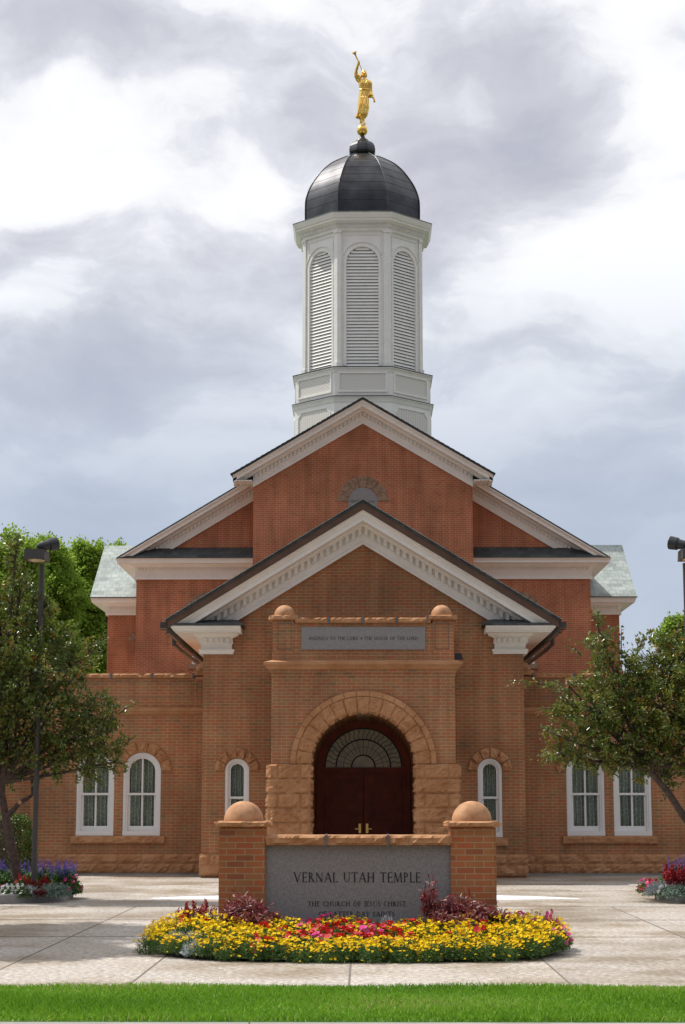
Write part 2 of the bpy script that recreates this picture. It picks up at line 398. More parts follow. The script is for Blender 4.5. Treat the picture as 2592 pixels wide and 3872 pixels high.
class MB:
    def __init__(s): s.v = []; s.f = []; s.r = None

    def quad(s, a, b, c, d):
        n = len(s.v); s.v += [a, b, c, d]; s.f.append((n, n + 1, n + 2, n + 3))

    def poly(s, pts):
        n = len(s.v); s.v += list(pts); s.f.append(tuple(range(n, n + len(pts))))

    def grid(s, rows, closed_u=False, closed_v=False):
        """rows: list of equally long point lists"""
        n = len(s.v); m_ = len(rows[0])
        for r_ in rows: s.v += list(r_)
        R_ = len(rows)
        for i in range(R_ if closed_v else R_ - 1):
            for j in range(m_ if closed_u else m_ - 1):
                a = n + i * m_ + j; b = n + i * m_ + (j + 1) % m_
                c = n + ((i + 1) % R_) * m_ + (j + 1) % m_; d = n + ((i + 1) % R_) * m_ + j
                s.f.append((a, b, c, d))

    def box(s, x0, x1, y0, y1, z0, z1, fr=None):
        P_ = [(x0, y0, z0), (x1, y0, z0), (x1, y1, z0), (x0, y1, z0), (x0, y0, z1), (x1, y0, z1), (x1, y1, z1), (x0, y1, z1)]
        if fr: P_ = [fr(*p) for p in P_]
        n = len(s.v); s.v += P_
        for q in ((0, 3, 2, 1), (4, 5, 6, 7), (0, 1, 5, 4), (1, 2, 6, 5), (2, 3, 7, 6), (3, 0, 4, 7)):
            s.f.append(tuple(n + i for i in q))

    def prism(s, pts, fr, o0, o1):
        """polygon pts (u,z) extruded from o0 to o1 through frame fr(u,o,z)"""
        n = len(s.v); k = len(pts)
        s.v += [fr(u, o1, z) for u, z in pts] + [fr(u, o0, z) for u, z in pts]
        s.f.append(tuple(range(n, n + k))); s.f.append(tuple(range(n + 2 * k - 1, n + k - 1, -1)))
        for i in range(k):
            j = (i + 1) % k
            s.f.append((n + i, n + k + i, n + k + j, n + j))

    def tube(s, pts, rad, seg=8, cap=True):
        pts = [Vector(p) for p in pts]; rows = []
        up = Vector((0.13, .31, 1)).normalized()
        for i, p in enumerate(pts):
            d = (pts[min(i + 1, len(pts) - 1)] - pts[max(i - 1, 0)]).normalized()
            a = d.cross(up)
            if a.length < .05: a = d.cross(Vector((1, 0, 0)))
            a.normalize(); b_ = d.cross(a)
            r_ = rad[i] if isinstance(rad, (list, tuple)) else rad
            rows.append([tuple(p + (a * math.cos(t) + b_ * math.sin(t)) * r_) for t in [2 * PI * k / seg for k in range(seg)]])
        s.grid(rows, closed_u=True)
        if cap: s.poly(rows[0][::-1]); s.poly(rows[-1])

    def lathe(s, cx, cy, prof, seg=32, a0=0.0, smoothcap=True):
        rows = [[(cx + r_ * math.cos(a0 + 2 * PI * k / seg), cy + r_ * math.sin(a0 + 2 * PI * k / seg), z) for k in range(seg)] for r_, z in prof]
        s.grid(rows, closed_u=True)
        s.poly(rows[0][::-1]); s.poly(rows[-1])

    def sweep(s, prof, path, closed=False):
        """prof (out, z) moved along plan path [(x, y)]; out is to the right hand of travel"""
        n = len(path); rows = []
        for i, p in enumerate(path):
            def nrm(a, b):
                dx, dy = b[0] - a[0], b[1] - a[1]; l = math.hypot(dx, dy); return (dy / l, -dx / l)
            if closed: n0 = nrm(path[i - 1], p); n1 = nrm(p, path[(i + 1) % n])
            else:
                n0 = nrm(path[i - 1], p) if i else nrm(p, path[1]); n1 = nrm(p, path[i + 1]) if i < n - 1 else n0
            mx_, my_ = n0[0] + n1[0], n0[1] + n1[1]; k = 2 / (mx_ * mx_ + my_ * my_)
            mx_ *= k; my_ *= k
            rows.append([(p[0] + mx_ * o, p[1] + my_ * o, z) for o, z in prof])
        s.grid(rows, closed_u=True, closed_v=closed)
        if not closed: s.poly(rows[0]); s.poly(rows[-1][::-1])

    def build(s, name, mat, parent=None, smooth=False, loc=None, normals=True):
        me = bpy.data.meshes.new(name)
        off = origin_of(parent) if parent is not None else Vector(loc or (0, 0, 0))
        ar = np.array([tuple(p) for p in s.v], dtype=float) - np.array(off)
        me.from_pydata(ar.tolist(), [], s.f)
        if normals and len(s.f) < 60000:
            bm = bmesh.new(); bm.from_mesh(me); bmesh.ops.recalc_face_normals(bm, faces=bm.faces[:]); bm.to_mesh(me); bm.free()
        me.materials.append(MATS[mat])
        if smooth: me.polygons.foreach_set('use_smooth', [True] * len(me.polygons))
        if s.r is not None:
            at = me.attributes.new('rnd', 'FLOAT', 'FACE'); at.data.foreach_set('value', s.r)
        o = bpy.data.objects.new(name, me); C.objects.link(o)
        if parent is not None: o.parent = parent
        elif loc: o.location = loc
        return o


def wall(Y):      # frame of a wall facing the camera: u along x, o out of the wall
    return lambda u, o, z: (u, Y - o, z)


def openings_wall(mb, fr, u0, u1, z0, z1, ops, depth=.22, n=20):
    """a wall sheet with round-headed openings (cx, half, zsill, zspring) and their reveals"""
    ops = sorted(ops); x = u0
    for cx, h, zs, zp in ops:
        mb.quad(fr(x, 0, z0), fr(cx - h, 0, z0), fr(cx - h, 0, z1), fr(x, 0, z1))
        if zs > z0 + 1e-4: mb.quad(fr(cx - h, 0, z0), fr(cx + h, 0, z0), fr(cx + h, 0, zs), fr(cx - h, 0, zs))
        arc = [(cx - h * math.cos(PI * k / n), zp + h * math.sin(PI * k / n)) for k in range(n + 1)]
        for (a, za), (b, zb) in zip(arc, arc[1:]):
            mb.quad(fr(a, 0, za), fr(b, 0, zb), fr(b, 0, z1), fr(a, 0, z1))
        loop = [(cx - h, zs)] + arc + [(cx + h, zs)]
        for (a, za), (b, zb) in zip(loop, loop[1:]):
            mb.quad(fr(a, 0, za), fr(b, 0, zb), fr(b, -depth, zb), fr(a, -depth, za))
        if zs > z0 + 1e-4: mb.quad(fr(cx - h, 0, zs), fr(cx + h, 0, zs), fr(cx + h, -depth, zs), fr(cx - h, -depth, zs))
        x = cx + h
    mb.quad(fr(x, 0, z0), fr(u1, 0, z0), fr(u1, 0, z1), fr(x, 0, z1))


def arch_band(mb, fr, cx, zs, zp, r0, r1, o0, o1, n=24, bottom=None):
    """upside-down U band between radius r0 and r1, from zs up; bottom = rail height closes it"""
    pin = [(cx - r0, zs)] + [(cx - r0 * math.cos(PI * k / n), zp + r0 * math.sin(PI * k / n)) for k in range(n + 1)] + [(cx + r0, zs)]
    pout = [(cx - r1, zs)] + [(cx - r1 * math.cos(PI * k / n), zp + r1 * math.sin(PI * k / n)) for k in range(n + 1)] + [(cx + r1, zs)]
    rows = []
    for (a, za), (b, zb) in zip(pin, pout):
        rows.append([fr(a, o0, za), fr(a, o1, za), fr(b, o1, zb), fr(b, o0, zb)])
    mb.grid(rows, closed_u=True); mb.poly(rows[0]); mb.poly(rows[-1][::-1])
    if bottom: mb.box(cx - r1, cx + r1, o0, o1 + .004, zs - bottom, zs, fr)


def rough(p, f, a):
    return a * (mnoise.noise(Vector(p) * f) * .7 + mnoise.noise(Vector(p) * f * 2.7 + Vector((9, 3, 1))) * .45)


def rock_patch(mb, P0, nu, nv, bulge, edge=.09, seed=0.0, freq=6.5):
    """P0(s,t) -> (point, outward normal); a pitched, broken stone face"""
    rows = []
    for j in range(nv + 1):
        t = j / nv; row = []
        for i in range(nu + 1):
            s_ = i / nu; p, nn = P0(s_, t)
            e = min(1, min(s_, 1 - s_) / edge) * min(1, min(t, 1 - t) / (edge * 1.2))
            e = e * e * (3 - 2 * e)
            pv = Vector((p[0] + seed, p[1], p[2])) * freq
            d = bulge * e * (.25 + .95 * (1 - 2.2 * abs(mnoise.noise(pv))) + .75 * mnoise.noise(pv * 2.6 + Vector((4, 1, 7))) + .35 * mnoise.noise(pv * 6))
            row.append((p[0] + nn[0] * d, p[1] + nn[1] * d, p[2] + nn[2] * d))
        rows.append(row)
    mb.grid(rows)


def rock_block(mb, fr, u0, u1, z0, z1, ob, of, bulge=.05, left=False, right=False, g=.0035, dens=24):
    u0 += g; u1 -= g; z0 += g; z1 -= g
    sd = random.random() * 50
    q0 = Vector(fr(0, 0, 0)); nf = Vector(fr(0, 1, 0)) - q0; nr = Vector(fr(1, 0, 0)) - q0
    nu = max(4, int((u1 - u0) * dens)); nv = max(4, int((z1 - z0) * dens * 1.3))
    rock_patch(mb, lambda s, t: (fr(u0 + (u1 - u0) * s, of, z0 + (z1 - z0) * t), nf), nu, nv, bulge, seed=sd)
    no = max(4, int((of - ob) * dens))
    for flag, u, nn in ((left, u0, -nr), (right, u1, nr)):
        rock_patch(mb, lambda s, t: (fr(u, ob + (of - ob) * s, z0 + (z1 - z0) * t), nn), no, nv, bulge if flag else 0, seed=sd)
    mb.quad(fr(u0, ob, z1), fr(u1, ob, z1), fr(u1, of, z1), fr(u0, of, z1))
    mb.quad(fr(u0, ob, z0), fr(u1, ob, z0), fr(u1, of, z0), fr(u0, of, z0))


def voussoirs(mb, fr, cx, zp, r0, r1, count, ob, of, bulge, inner=0.0, a0=0.0, a1=PI, g=.0045):
    for k in range(count):
        t0 = a0 + (a1 - a0) * k / count + g / r1; t1 = a0 + (a1 - a0) * (k + 1) / count - g / r1
        sd = random.random() * 50
        q0 = Vector(fr(0, 0, 0)); nf = Vector(fr(0, 1, 0)) - q0
        def pt(r_, t, o): return fr(cx - r_ * math.cos(t), o, zp + r_ * math.sin(t))
        rock_patch(mb, lambda s, t: (pt(r0 + (r1 - r0) * t, t0 + (t1 - t0) * s, of), nf), 11, 10, bulge, seed=sd)
        if inner:
            def ip(s, t):
                a = t0 + (t1 - t0) * s
                nn = (Vector(pt(0, a, 0)) - Vector(pt(1, a, 0)))
                return pt(r0, a, ob + (of - ob) * t), nn
            rock_patch(mb, ip, 7, 5, inner, seed=sd)
        for rr_ in ((r1,) if inner else (r0, r1)):
            mb.grid([[pt(rr_, t0 + (t1 - t0) * i / 6, ob) for i in range(7)], [pt(rr_, t0 + (t1 - t0) * i / 6, of) for i in range(7)]])
        for a in (t0, t1):
            mb.quad(pt(r0, a, ob), pt(r1, a, ob), pt(r1, a, of), pt(r0, a, of))


def coping(mb, fr, u0, u1, z0, z1, ob, of):
    """long rough-edged stone: flat top and bottom, pitched front"""
    rock_block(mb, fr, u0, u1, z0, z1, ob, of, bulge=.035, left=True, right=True, g=.004, dens=16)


def hemiball(mb, x, y, z, r_, seg=32):
    mb.lathe(x, y, [(r_ * .985, z)] + [(r_ * math.cos(a), z + .02 + r_ * math.sin(a)) for a in [PI / 2 * k / 12 for k in range(12)]] + [(.002, z + .02 + r_)], seg)


# ------------------------------------------------------------------ lettering: roman capitals drawn as strokes
def glyph(ch):
    T, t = .15, .07
    Ls = []; Arc = []; Se = []
    w = .7
    def L_(x0, y0, x1, y1, w_): Ls.append((x0, y0, x1, y1, w_))
    def A_(cx, cy, rx, ry, a0, a1, tt=T, tn=t): Arc.append((cx, cy, rx, ry, a0, a1, tt, tn))
    def S_(x, y, ww=.26): Se.append((x, y, ww))
    if ch == 'A': w = .86; L_(.07, 0, .43, 1, t); L_(.43, 1, .79, 0, T); L_(.19, .35, .66, .35, t); S_(.07, 0); S_(.79, 0)
    elif ch == 'C': w = .82; A_(.47, .5, .40, .48, 48, 312); L_(.74, .86, .74, .72, t); L_(.74, .14, .74, .24, t)
    elif ch == 'D': w = .88; L_(.17, 0, .17, 1, T); A_(.36, .5, .44, .475, -90, 90); L_(.17, .975, .37, .975, t); L_(.17, .025, .37, .025, t); S_(.12, 1, .2); S_(.12, 0, .2)
    elif ch == 'E': w = .62; L_(.15, 0, .15, 1, T); L_(.15, .975, .55, .975, t); L_(.15, .52, .48, .52, t); L_(.15, .025, .57, .025, t); L_(.55, 1, .55, .86, t); L_(.57, 0, .57, .15, t); S_(.11, 1, .18); S_(.11, 0, .18); L_(.48, .45, .48, .59, t)
    elif ch == 'F': w = .58; L_(.15, 0, .15, 1, T); L_(.15, .975, .54, .975, t); L_(.15, .52, .46, .52, t); L_(.54, 1, .54, .86, t); S_(.15, 0); S_(.11, 1, .18); L_(.46, .45, .46, .59, t)
    elif ch == 'H': w = .90; L_(.16, 0, .16, 1, T); L_(.74, 0, .74, 1, T); L_(.16, .52, .74, .52, t); [S_(x, y) for x in (.16, .74) for y in (0, 1)]
    elif ch == 'I': w = .32; L_(.16, 0, .16, 1, T); S_(.16, 0); S_(.16, 1)
    elif ch == 'J': w = .36; L_(.22, .0, .22, 1, T); S_(.22, 1); A_(.05, .0, .17, .2, -90, 0, T, t)
    elif ch == 'L': w = .60; L_(.15, 0, .15, 1, T); L_(.15, .025, .56, .025, t); L_(.56, 0, .56, .16, t); S_(.15, 1); S_(.11, 0, .18)
    elif ch == 'M': w = 1.04; L_(.12, 0, .18, 1, t); L_(.19, 1, .51, .03, T); L_(.51, .03, .84, 1, t); L_(.84, 1, .92, 0, T); S_(.12, 0, .22); S_(.92, 0, .24); S_(.14, 1, .14); S_(.89, 1, .14)
    elif ch == 'N': w = .92; L_(.14, 0, .14, 1, t); L_(.14, .98, .76, .02, T); L_(.76, 0, .76, 1, t); S_(.14, 0, .22); S_(.10, 1, .18); S_(.76, 1, .22)
    elif ch == 'O': w = .98; A_(.49, .5, .42, .48, 0, 360)
    elif ch == 'P': w = .62; L_(.16, 0, .16, 1, T); A_(.27, .74, .28, .235, -90, 90); L_(.16, .975, .28, .975, t); L_(.16, .505, .28, .505, t); S_(.16, 0); S_(.11, 1, .18)
    elif ch == 'R': w = .76; L_(.16, 0, .16, 1, T); A_(.27, .75, .27, .225, -90, 90); L_(.16, .975, .28, .975, t); L_(.16, .525, .28, .525, t); L_(.33, .52, .70, .0, T); S_(.16, 0); S_(.11, 1, .18); S_(.71, 0, .12)
    elif ch == 'S': w = .56; A_(.28, .745, .19, .235, 40, 250, .09, .06); A_(.27, .255, .21, .235, -140, 75, .10, .06); L_(.17, .59, .38, .43, T); L_(.44, .92, .44, .78, t); L_(.08, .08, .08, .24, t)
    elif ch == 'T': w = .74; L_(.37, 0, .37, 1, T); L_(.04, .975, .70, .975, t); S_(.37, 0); L_(.04, 1, .04, .85, t); L_(.70, 1, .70, .85, t)
    elif ch == 'U': w = .88; L_(.17, .3, .17, 1, T); L_(.72, .3, .72, 1, t); A_(.445, .3, .275, .29, 180, 360, .09, .06); S_(.17, 1); S_(.72, 1, .22)
    elif ch == 'V': w = .84; L_(.08, 1, .43, 0, T); L_(.43, 0, .76, 1, t); S_(.08, 1); S_(.76, 1, .22)
    elif ch == 'Y': w = .78; L_(.08, 1, .39, .5, T); L_(.70, 1, .39, .5, t); L_(.39, 0, .39, .5, T); S_(.39, 0); S_(.08, 1); S_(.70, 1, .22)
    elif ch == '-': w = .36; L_(.06, .42, .30, .42, .06)
    elif ch == '*':
        w = .75
        for k in range(8):
            a = k * PI / 4; L_(.37 + .06 * math.cos(a), .48 + .06 * math.sin(a), .37 + .3 * math.cos(a), .48 + .3 * math.sin(a), .06)
        A_(.37, .48, .33, .33, 0, 360, .03, .03)
    elif ch == ' ': w = .42
    return w, Ls, Arc, Se


def lettering(mb, fr, text, u0, u1, zb, h, o0, depth=.003):
    gs = [glyph(c) for c in text]; gap = .09
    total = sum(g_[0] for g_ in gs) + gap * (len(gs) - 1)
    sx = (u1 - u0) / total; x = 0; k = 0
    def q(pts):
        nonlocal k
        k += 1; e = .00003 * (k % 40)
        mb.prism([(u0 + px * sx, zb + pz * h) for px, pz in pts], fr, o0, o0 + depth + e)
    for w, Ls, Arc, Se in gs:
        for (a, b_, c, d, ww) in Ls:
            L0 = math.hypot(c - a, d - b_); nx, ny = -(d - b_) / L0 * ww / 2, (c - a) / L0 * ww / 2
            q([(x + a + nx, b_ + ny), (x + a - nx, b_ - ny), (x + c - nx, d - ny), (x + c + nx, d + ny)])
        for (cx, cy, rx, ry, a0, a1, T, t) in Arc:
            n = max(6, int(abs(a1 - a0) / 18)); pi_, po = [], []
            for i in range(n + 1):
                a = R(a0 + (a1 - a0) * i / n); ww = t + (T - t) * abs(math.cos(a)) ** 1.3
                po.append((x + cx + (rx) * math.cos(a), cy + (ry) * math.sin(a)))
                pi_.append((x + cx + (rx - ww) * math.cos(a), cy + (ry - ww) * math.sin(a)))
            for i in range(n): q([po[i], po[i + 1], pi_[i + 1], pi_[i]])
        for (sx_, sy, ww) in Se:
            y0, y1 = (sy, sy + .04) if sy < .5 else (sy - .04, sy)
            q([(x + sx_ - ww / 2, y0), (x + sx_ + ww / 2, y0), (x + sx_ + ww / 2, y1), (x + sx_ - ww / 2, y1)])
        x += w + gap


# ------------------------------------------------------------------ ground
def structure(o): return tag(o, kind='structure')


mb = MB(); mb.box(-400, 400, 12.0, 900, -.40, -.03); structure(mb.build('ground', 'field'))
mb = MB(); mb.box(-400, 400, -200, 13.72, -.6, -.16); structure(mb.build('road', 'asphalt'))
mb = MB(); mb.box(-60, 1.16 - 2.0, 13.73, 13.98, -.3, 0.0); mb.box(-.83, 60, 13.73, 13.98, -.3, 0.0); structure(mb.build('kerb', 'kerb_grey'))
mb = MB(); mb.box(-60, 60, 13.99, 16.46, -.2, -.012); structure(mb.build('lawn_soil', 'lawn_base'))
mb = MB(); mb.quad((-40, 16.46, .0), (40, 16.46, .0), (40, 70, .0), (-40, 70, .0)); structure(mb.build('pavement', 'pavement'))
mb = MB()
for x in (-9.3, -7.35, -5.4, -3.5, -2.07, -.13, 1.83, 3.8, 5.75, 7.7): mb.box(x - .009, x + .009, 16.47, 29.0, .0005, .003)
for y in (22.6, 25.8, 29.0): mb.box(-12, 12, y - .008, y + .008, .0035, .006)
structure(mb.build('pavement_joints', 'joint'))
# gently ramped landing in front of the doors with a sloped white edge
mb = MB()
mb.poly([(-3.5, 31.4, .004), (-2.2, 31.4, .07), (2.2, 31.4, .07), (3.55, 31.4, .004), (3.9, 36.2, .008), (-3.9, 36.2, .008)])
structure(mb.build('landing', 'pavement'))
mb = MB()
mb.poly([(-3.55, 31.36, .002), (-2.0, 31.05, .002), (-2.0, 31.45, .078), (-3.5, 31.42, .010)])
mb.poly([(3.6, 31.36, .002), (2.0, 31.05, .002), (2.0, 31.45, .078), (3.55, 31.42, .010)])
mb.poly([(-2.0, 31.05, .002), (2.0, 31.05, .002), (2.0, 31.45, .078), (-2.0, 31.45, .078)])
structure(mb.build('landing_edge', 'ramp_white'))

# ------------------------------------------------------------------ the temple
temple = empty('temple', (0, 38, 0), 'red brick temple with stone arched entrance porch, stacked gables and a white octagonal steeple', 'temple')


def zv(v, Y): return W(1375, v, Y)[1]


YP, YG, YW, YO, YS = 38.0, 39.8, 41.4, 61.5, 62.6
HP = 1.878
zsp = zv(2889, YP)
# --- porch
por = wall(YP)
zl0, zl1, zl2, zl3, zl4, zl5 = [zv(v, YP - .1) for v in (2491, 2503, 2513, 2530, 2543, 2555)]
mb = MB()
openings_wall(mb, por, -HP, HP, 0, zl5, [(0, 1.06, 0, zsp)], depth=4.62, n=28)
for s in (-1, 1): mb.quad((s * HP, YP, 0), (s * HP, YG, 0), (s * HP, YG, zl5), (s * HP, YP, zl5))
mb.quad((-1.04, YP, .05), (1.04, YP, .05), (1.04, YP + 4.7, .05), (-1.04, YP + 4.7, .05))
pw = mb.build('porch_wall', 'brick_new', temple)
mb = MB()
path = [(-HP, YG), (-HP, YP), (HP, YP), (HP, YG)]
mb.sweep([(-.05, zl4), (.035, zl4), (.035, zl3 - .002), (-.05, zl3 - .002)], path)
mb.sweep([(-.05, zl5), (.015, zl5), (.015, zl4 - .002), (-.05, zl4 - .002)], path)
mb.build('brick_corbel', 'brick_new', pw)
mb = MB()
mb.sweep([(-.06, zl0), (.155, zl1), (.155, zl2), (.13, zl2 - .003), (.125, zl2 - .03), (.10, zl3 + .045), (.06, zl3 + .015), (.045, zl3), (-.06, zl3)], path)
mb.build('porch_cornice', 'sandstone', temple)
zz = [zsp * k / 8 for k in range(9)]
for s in (-1, 1):
    mb = MB()
    for k in range(8):
        a, b_ = sorted((s * 1.072, s * (1.935)))
        if k % 2:
            m1 = a + .20 if s < 0 else a + .17; m2 = b_ - .2
            for (p, q, l, r_) in ((a, m1, True, False), (m1, m2, False, False), (m2, b_, False, True)):
                rock_block(mb, por, p, q, zz[k], zz[k + 1], -.35, .05, .045, left=l, right=r_)
        else:
            rock_block(mb, por, a, b_, zz[k], zz[k + 1], -.35, .05, .05, left=True, right=True)
    mb.box(*sorted((s * 1.077, s * 1.93)), YP - .045, YP + .34, .002, zsp - .003)   # mortar bed between the blocks
    mb.build('stone_jamb', 'sandstone', temple)
mb = MB()
voussoirs(mb, por, 0, zsp, 1.072, 1.37, 15, -.3, .05, .034, inner=.045)
arch_band(mb, por, 0, zsp + .004, zsp, 1.077, 1.365, -.29, .045, n=40)
ar = mb.build('stone_arch', 'sandstone', temple)
mb = MB()
voussoirs(mb, por, 0, zsp, 1.373, 1.485, 17, -.02, .065, .012, g=.004)
mb.build('arch_hood', 'sandstone', ar)
# --- parapet of the porch
zc0, zc1, zcap, zcb = [zv(v, YP) for v in (2335, 2356, 2325, 2344)]
mb = MB()
mb.box(-1.87, 1.87, YP + .0, YG - .01, zl0 - .06, zv(2471, YP))
mb.box(-1.855, 1.855, YP + .02, YG - .01, zv(2471, YP), zc1)
for s in (-1, 1): mb.box(*sorted((s * 1.862, s * 1.43)), YP + .004, YP + .45, zv(2471, YP) + .001, zcb)
par = mb.build('parapet', 'brick_new', temple)
mb = MB()
us = [-1.31, -.70, -.008, .685, 1.31]
us = [-1.43 + .02, -.71, -.008, .69, 1.41]
for a, b_ in zip(us, us[1:]): coping(mb, por, a + .015, b_ - .015, zc1, zc0, -.3, .03)
mb.build('coping', 'sandstone', par)
mb = MB()
for a in us[1:-1]: mb.box(a - .016, a + .016, YP - .055, YP + .3, zc1 - .004, zc0 + .006)
for s in (-1, 1): mb.box(*sorted((s * 1.325, s * 1.30)), YP - .06, YP + .3, zc1 + .01, zcap - .004)
mb.build('joint_strap', 'lead_strap', par)
for s in (-1, 1):
    mb = MB(); coping(mb, por, *sorted((s * 1.92, s * 1.33)), zcb, zcap, -.5, .05)
    mb.build('pier_cap', 'sandstone', par)
    mb = MB(); hemiball(mb, s * 1.625, YP + .22, zcap - .01, .215)
    mb.build('ball_finial', 'sandstone_ball', par, smooth=True)
    mb = MB()
    a, b_ = sorted((s * 1.765, s * 1.47)); za, zb = zv(2455, YP), zv(2356, YP)
    for (x0, x1, z0, z1) in ((a, b_, za, za + .012), (a, b_, zb - .012, zb), (a, a + .012, za, zb), (b_ - .012, b_, za, zb)):
        mb.box(x0, x1, YP - .001, YP + .02, z0, z1)
    mb.build('panel_groove', 'joint', par)
mb = MB()
px0, px1 = W(1141, 2413, YP)[0], W(1609, 2413, YP)[0]; pz0, pz1 = zv(2456, YP), zv(2371, YP)
mb.box(px0, px1, YP - .005, YP + .1, pz0, pz1)
pl = mb.build('granite_plaque', 'granite', temple)
mb = MB()
lettering(mb, por, 'HOLINESS TO THE LORD * THE HOUSE OF THE LORD', W(1168, 2413, YP)[0], W(1581, 2413, YP)[0], zv(2420, YP), .068, .0052, .002)
mb.build('lettering', 'letter_black', pl)

# --- entrance doors
YD = 42.5
dr = wall(YD)
zf = zv(2900, YD)
mb = MB()
arch_band(mb, dr, 0, .06, zf, .885, 1.06, -.08, .06, n=28)
mb.box(-.89, .89, -.06, .045, zf - .16, zf - .015, dr)
mb.build('door_frame', 'door_wood', temple)
mb = MB(); mb.poly([dr(.90 * math.cos(PI * k / 30), -.03, zf - .02 + .90 * math.sin(PI * k / 30)) for k in range(31)])
fan = mb.build('fanlight', 'art_glass', temple)
mb = MB()
def ring(r_, wd): arch_band(mb, dr, 0, zf - .01, zf, r_ - wd / 2, r_ + wd / 2, -.028, -.014, n=30)
for r_, wd in ((.265, .03), (.62, .028), (.455, .008), (.872, .03)): ring(r_, wd)
for k in range(1, 14):
    a = PI * k / 14; c_, s_ = math.cos(a), math.sin(a)
    mb.prism([(.27 * c_ - .004 * s_, zf + .27 * s_ + .004 * c_), (.27 * c_ + .004 * s_, zf + .27 * s_ - .004 * c_), (.62 * c_ + .004 * s_, zf + .62 * s_ - .004 * c_), (.62 * c_ - .004 * s_, zf + .62 * s_ + .004 * c_)], dr, -.028, -.018)
for k in range(1, 22):
    a = PI * k / 22; pts = []
    for i in range(6):
        t = i / 5; aa = a + .035 * math.sin(t * 2 * PI); r_ = .63 + .235 * t
        pts.append((r_ * math.cos(aa), zf + r_ * math.sin(aa)))
    for (x0, z0), (x1, z1) in zip(pts, pts[1:]):
        d = math.hypot(x1 - x0, z1 - z0); nx, nz = -(z1 - z0) / d * .006, (x1 - x0) / d * .006
        mb.prism([(x0 + nx, z0 + nz), (x0 - nx, z0 - nz), (x1 - nx, z1 - nz), (x1 + nx, z1 + nz)], dr, -.0275, -.016)
mb.build('leading', 'letter_black', fan)
zt = zf - .165
for s in (-1, 1):
    mb = MB()
    x0, x1 = sorted((s * .006, s * .88))
    mb.box(x0, x1, -.06, -.02, .06, zt, dr)
    st = .15
    pa, pb = x0 + st, x1 - st
    rails = [.06, .36, zv(3062, YD) - 0, zv(3050, YD) + .02, zv(2952, YD), zt]
    z1_, z2_, z3_, z4_ = .06 + .24, zv(3072, YD), zv(3038, YD), zv(2957, YD)
    for (a, b_, c, d) in ((x0, x0 + st, .06, zt), (x1 - st, x1, .06, zt), (pa, pb, .06, z1_), (pa, pb, z2_, z3_), (pa, pb, z4_, zt)):
        mb.box(a, b_, -.02, .035, c, d, dr)
    for (c, d) in ((z1_, z2_), (z3_, z4_)):
        mb.box(pa + .05, pb - .05, -.02, -.004, c + .05, d - .05, dr)
    dd = mb.build('door', 'door_wood', temple)
    mb = MB(); zh = zv(3133, YD)
    mb.box(*sorted((s * .055, s * .11)), .035, .047, zh - .10, zh + .11, dr)
    mb.box(*sorted((s * .075, s * .092)), .047, .093, zh - .012, zh + .005, dr)
    mb.box(*sorted((s * .075, s * .19)), .085, .101, zh - .016, zh + .003, dr)
    mb.build('handle', 'brass', dd)


# --- windows
def window(cx, Y, zs, zp, half, gh, muntin, parent, cc='window', trim=.10):
    fr = wall(Y)
    mb = MB()
    arch_band(mb, fr, cx, zs + .10, zp, half - .055, half, -.13, -.01)
    arch_band(mb, fr, cx, zs + .10, zp, half - trim, half - .052, -.15, -.035)
    mb.box(cx - half, cx + half, -.15, .012, zs, zs + .10, fr)
    w = mb.build(cc, 'window_paint', parent)
    zm = zs + (zp + half - zs) * (.50 if muntin else .50)
    mb = MB()
    arch_band(mb, fr, cx, zm, zp, gh, half - trim + .004, -.17, -.055)
    mb.box(cx - half + trim, cx + half - trim, -.16, -.05, zm - .025, zm + .025, fr)
    for s in (-1, 1): mb.box(*sorted((cx + s * gh * .93, cx + s * (half - trim + .002))), -.19, -.09, zs + .10, zm - .026, fr)
    mb.box(cx - half + trim, cx + half - trim, -.19, -.088, zs + .101, zs + .21, fr)
    if muntin:
        mb.box(cx - .019, cx + .019, -.165, -.075, zm + .026, zp + gh, fr)
        mb.box(cx - .021, cx + .021, -.185, -.10, zs + .211, zm - .027, fr)
    mb.build('sash', 'window_paint', w)
    mb = MB()
    n = 18
    mb.poly([fr(cx - gh * 1.02, -.14, zs + .15), fr(cx + gh * 1.02, -.14, zs + .15)] + [fr(cx + gh * 1.02 * math.cos(PI * k / n), -.14, zp + gh * 1.02 * math.sin(PI * k / n)) for k in range(n + 1)])
    mb.build('pane', 'window_glass', w, normals=False)
    mb = MB(); rows = []
    zt_ = zp + gh
    for j in range(9):
        z = zs + .1 + (zt_ - zs - .1) * j / 8
        rows.append([(cx - half + (2 * half) * i / 70, Y + .25 + .065 * math.sin(i * .82 + .5 * math.sin(j * .5 + cx)) + .02 * math.sin(i * .37 + cx * 9), z) for i in range(71)])
    mb.grid(rows); mb.build('curtain', 'lace', w, smooth=True)
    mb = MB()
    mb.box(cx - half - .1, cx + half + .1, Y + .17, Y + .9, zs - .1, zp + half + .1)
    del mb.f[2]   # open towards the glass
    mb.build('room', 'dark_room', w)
    return w


def hood(cx, Y, zp, r0, r1, n, parent, mat='sandstone', bulge=.035, of=.015):
    mb = MB(); voussoirs(mb, wall(Y), cx, zp, r0, r1, n, -.03, of, bulge, g=.006)
    return mb.build('stone_hood', mat, parent)


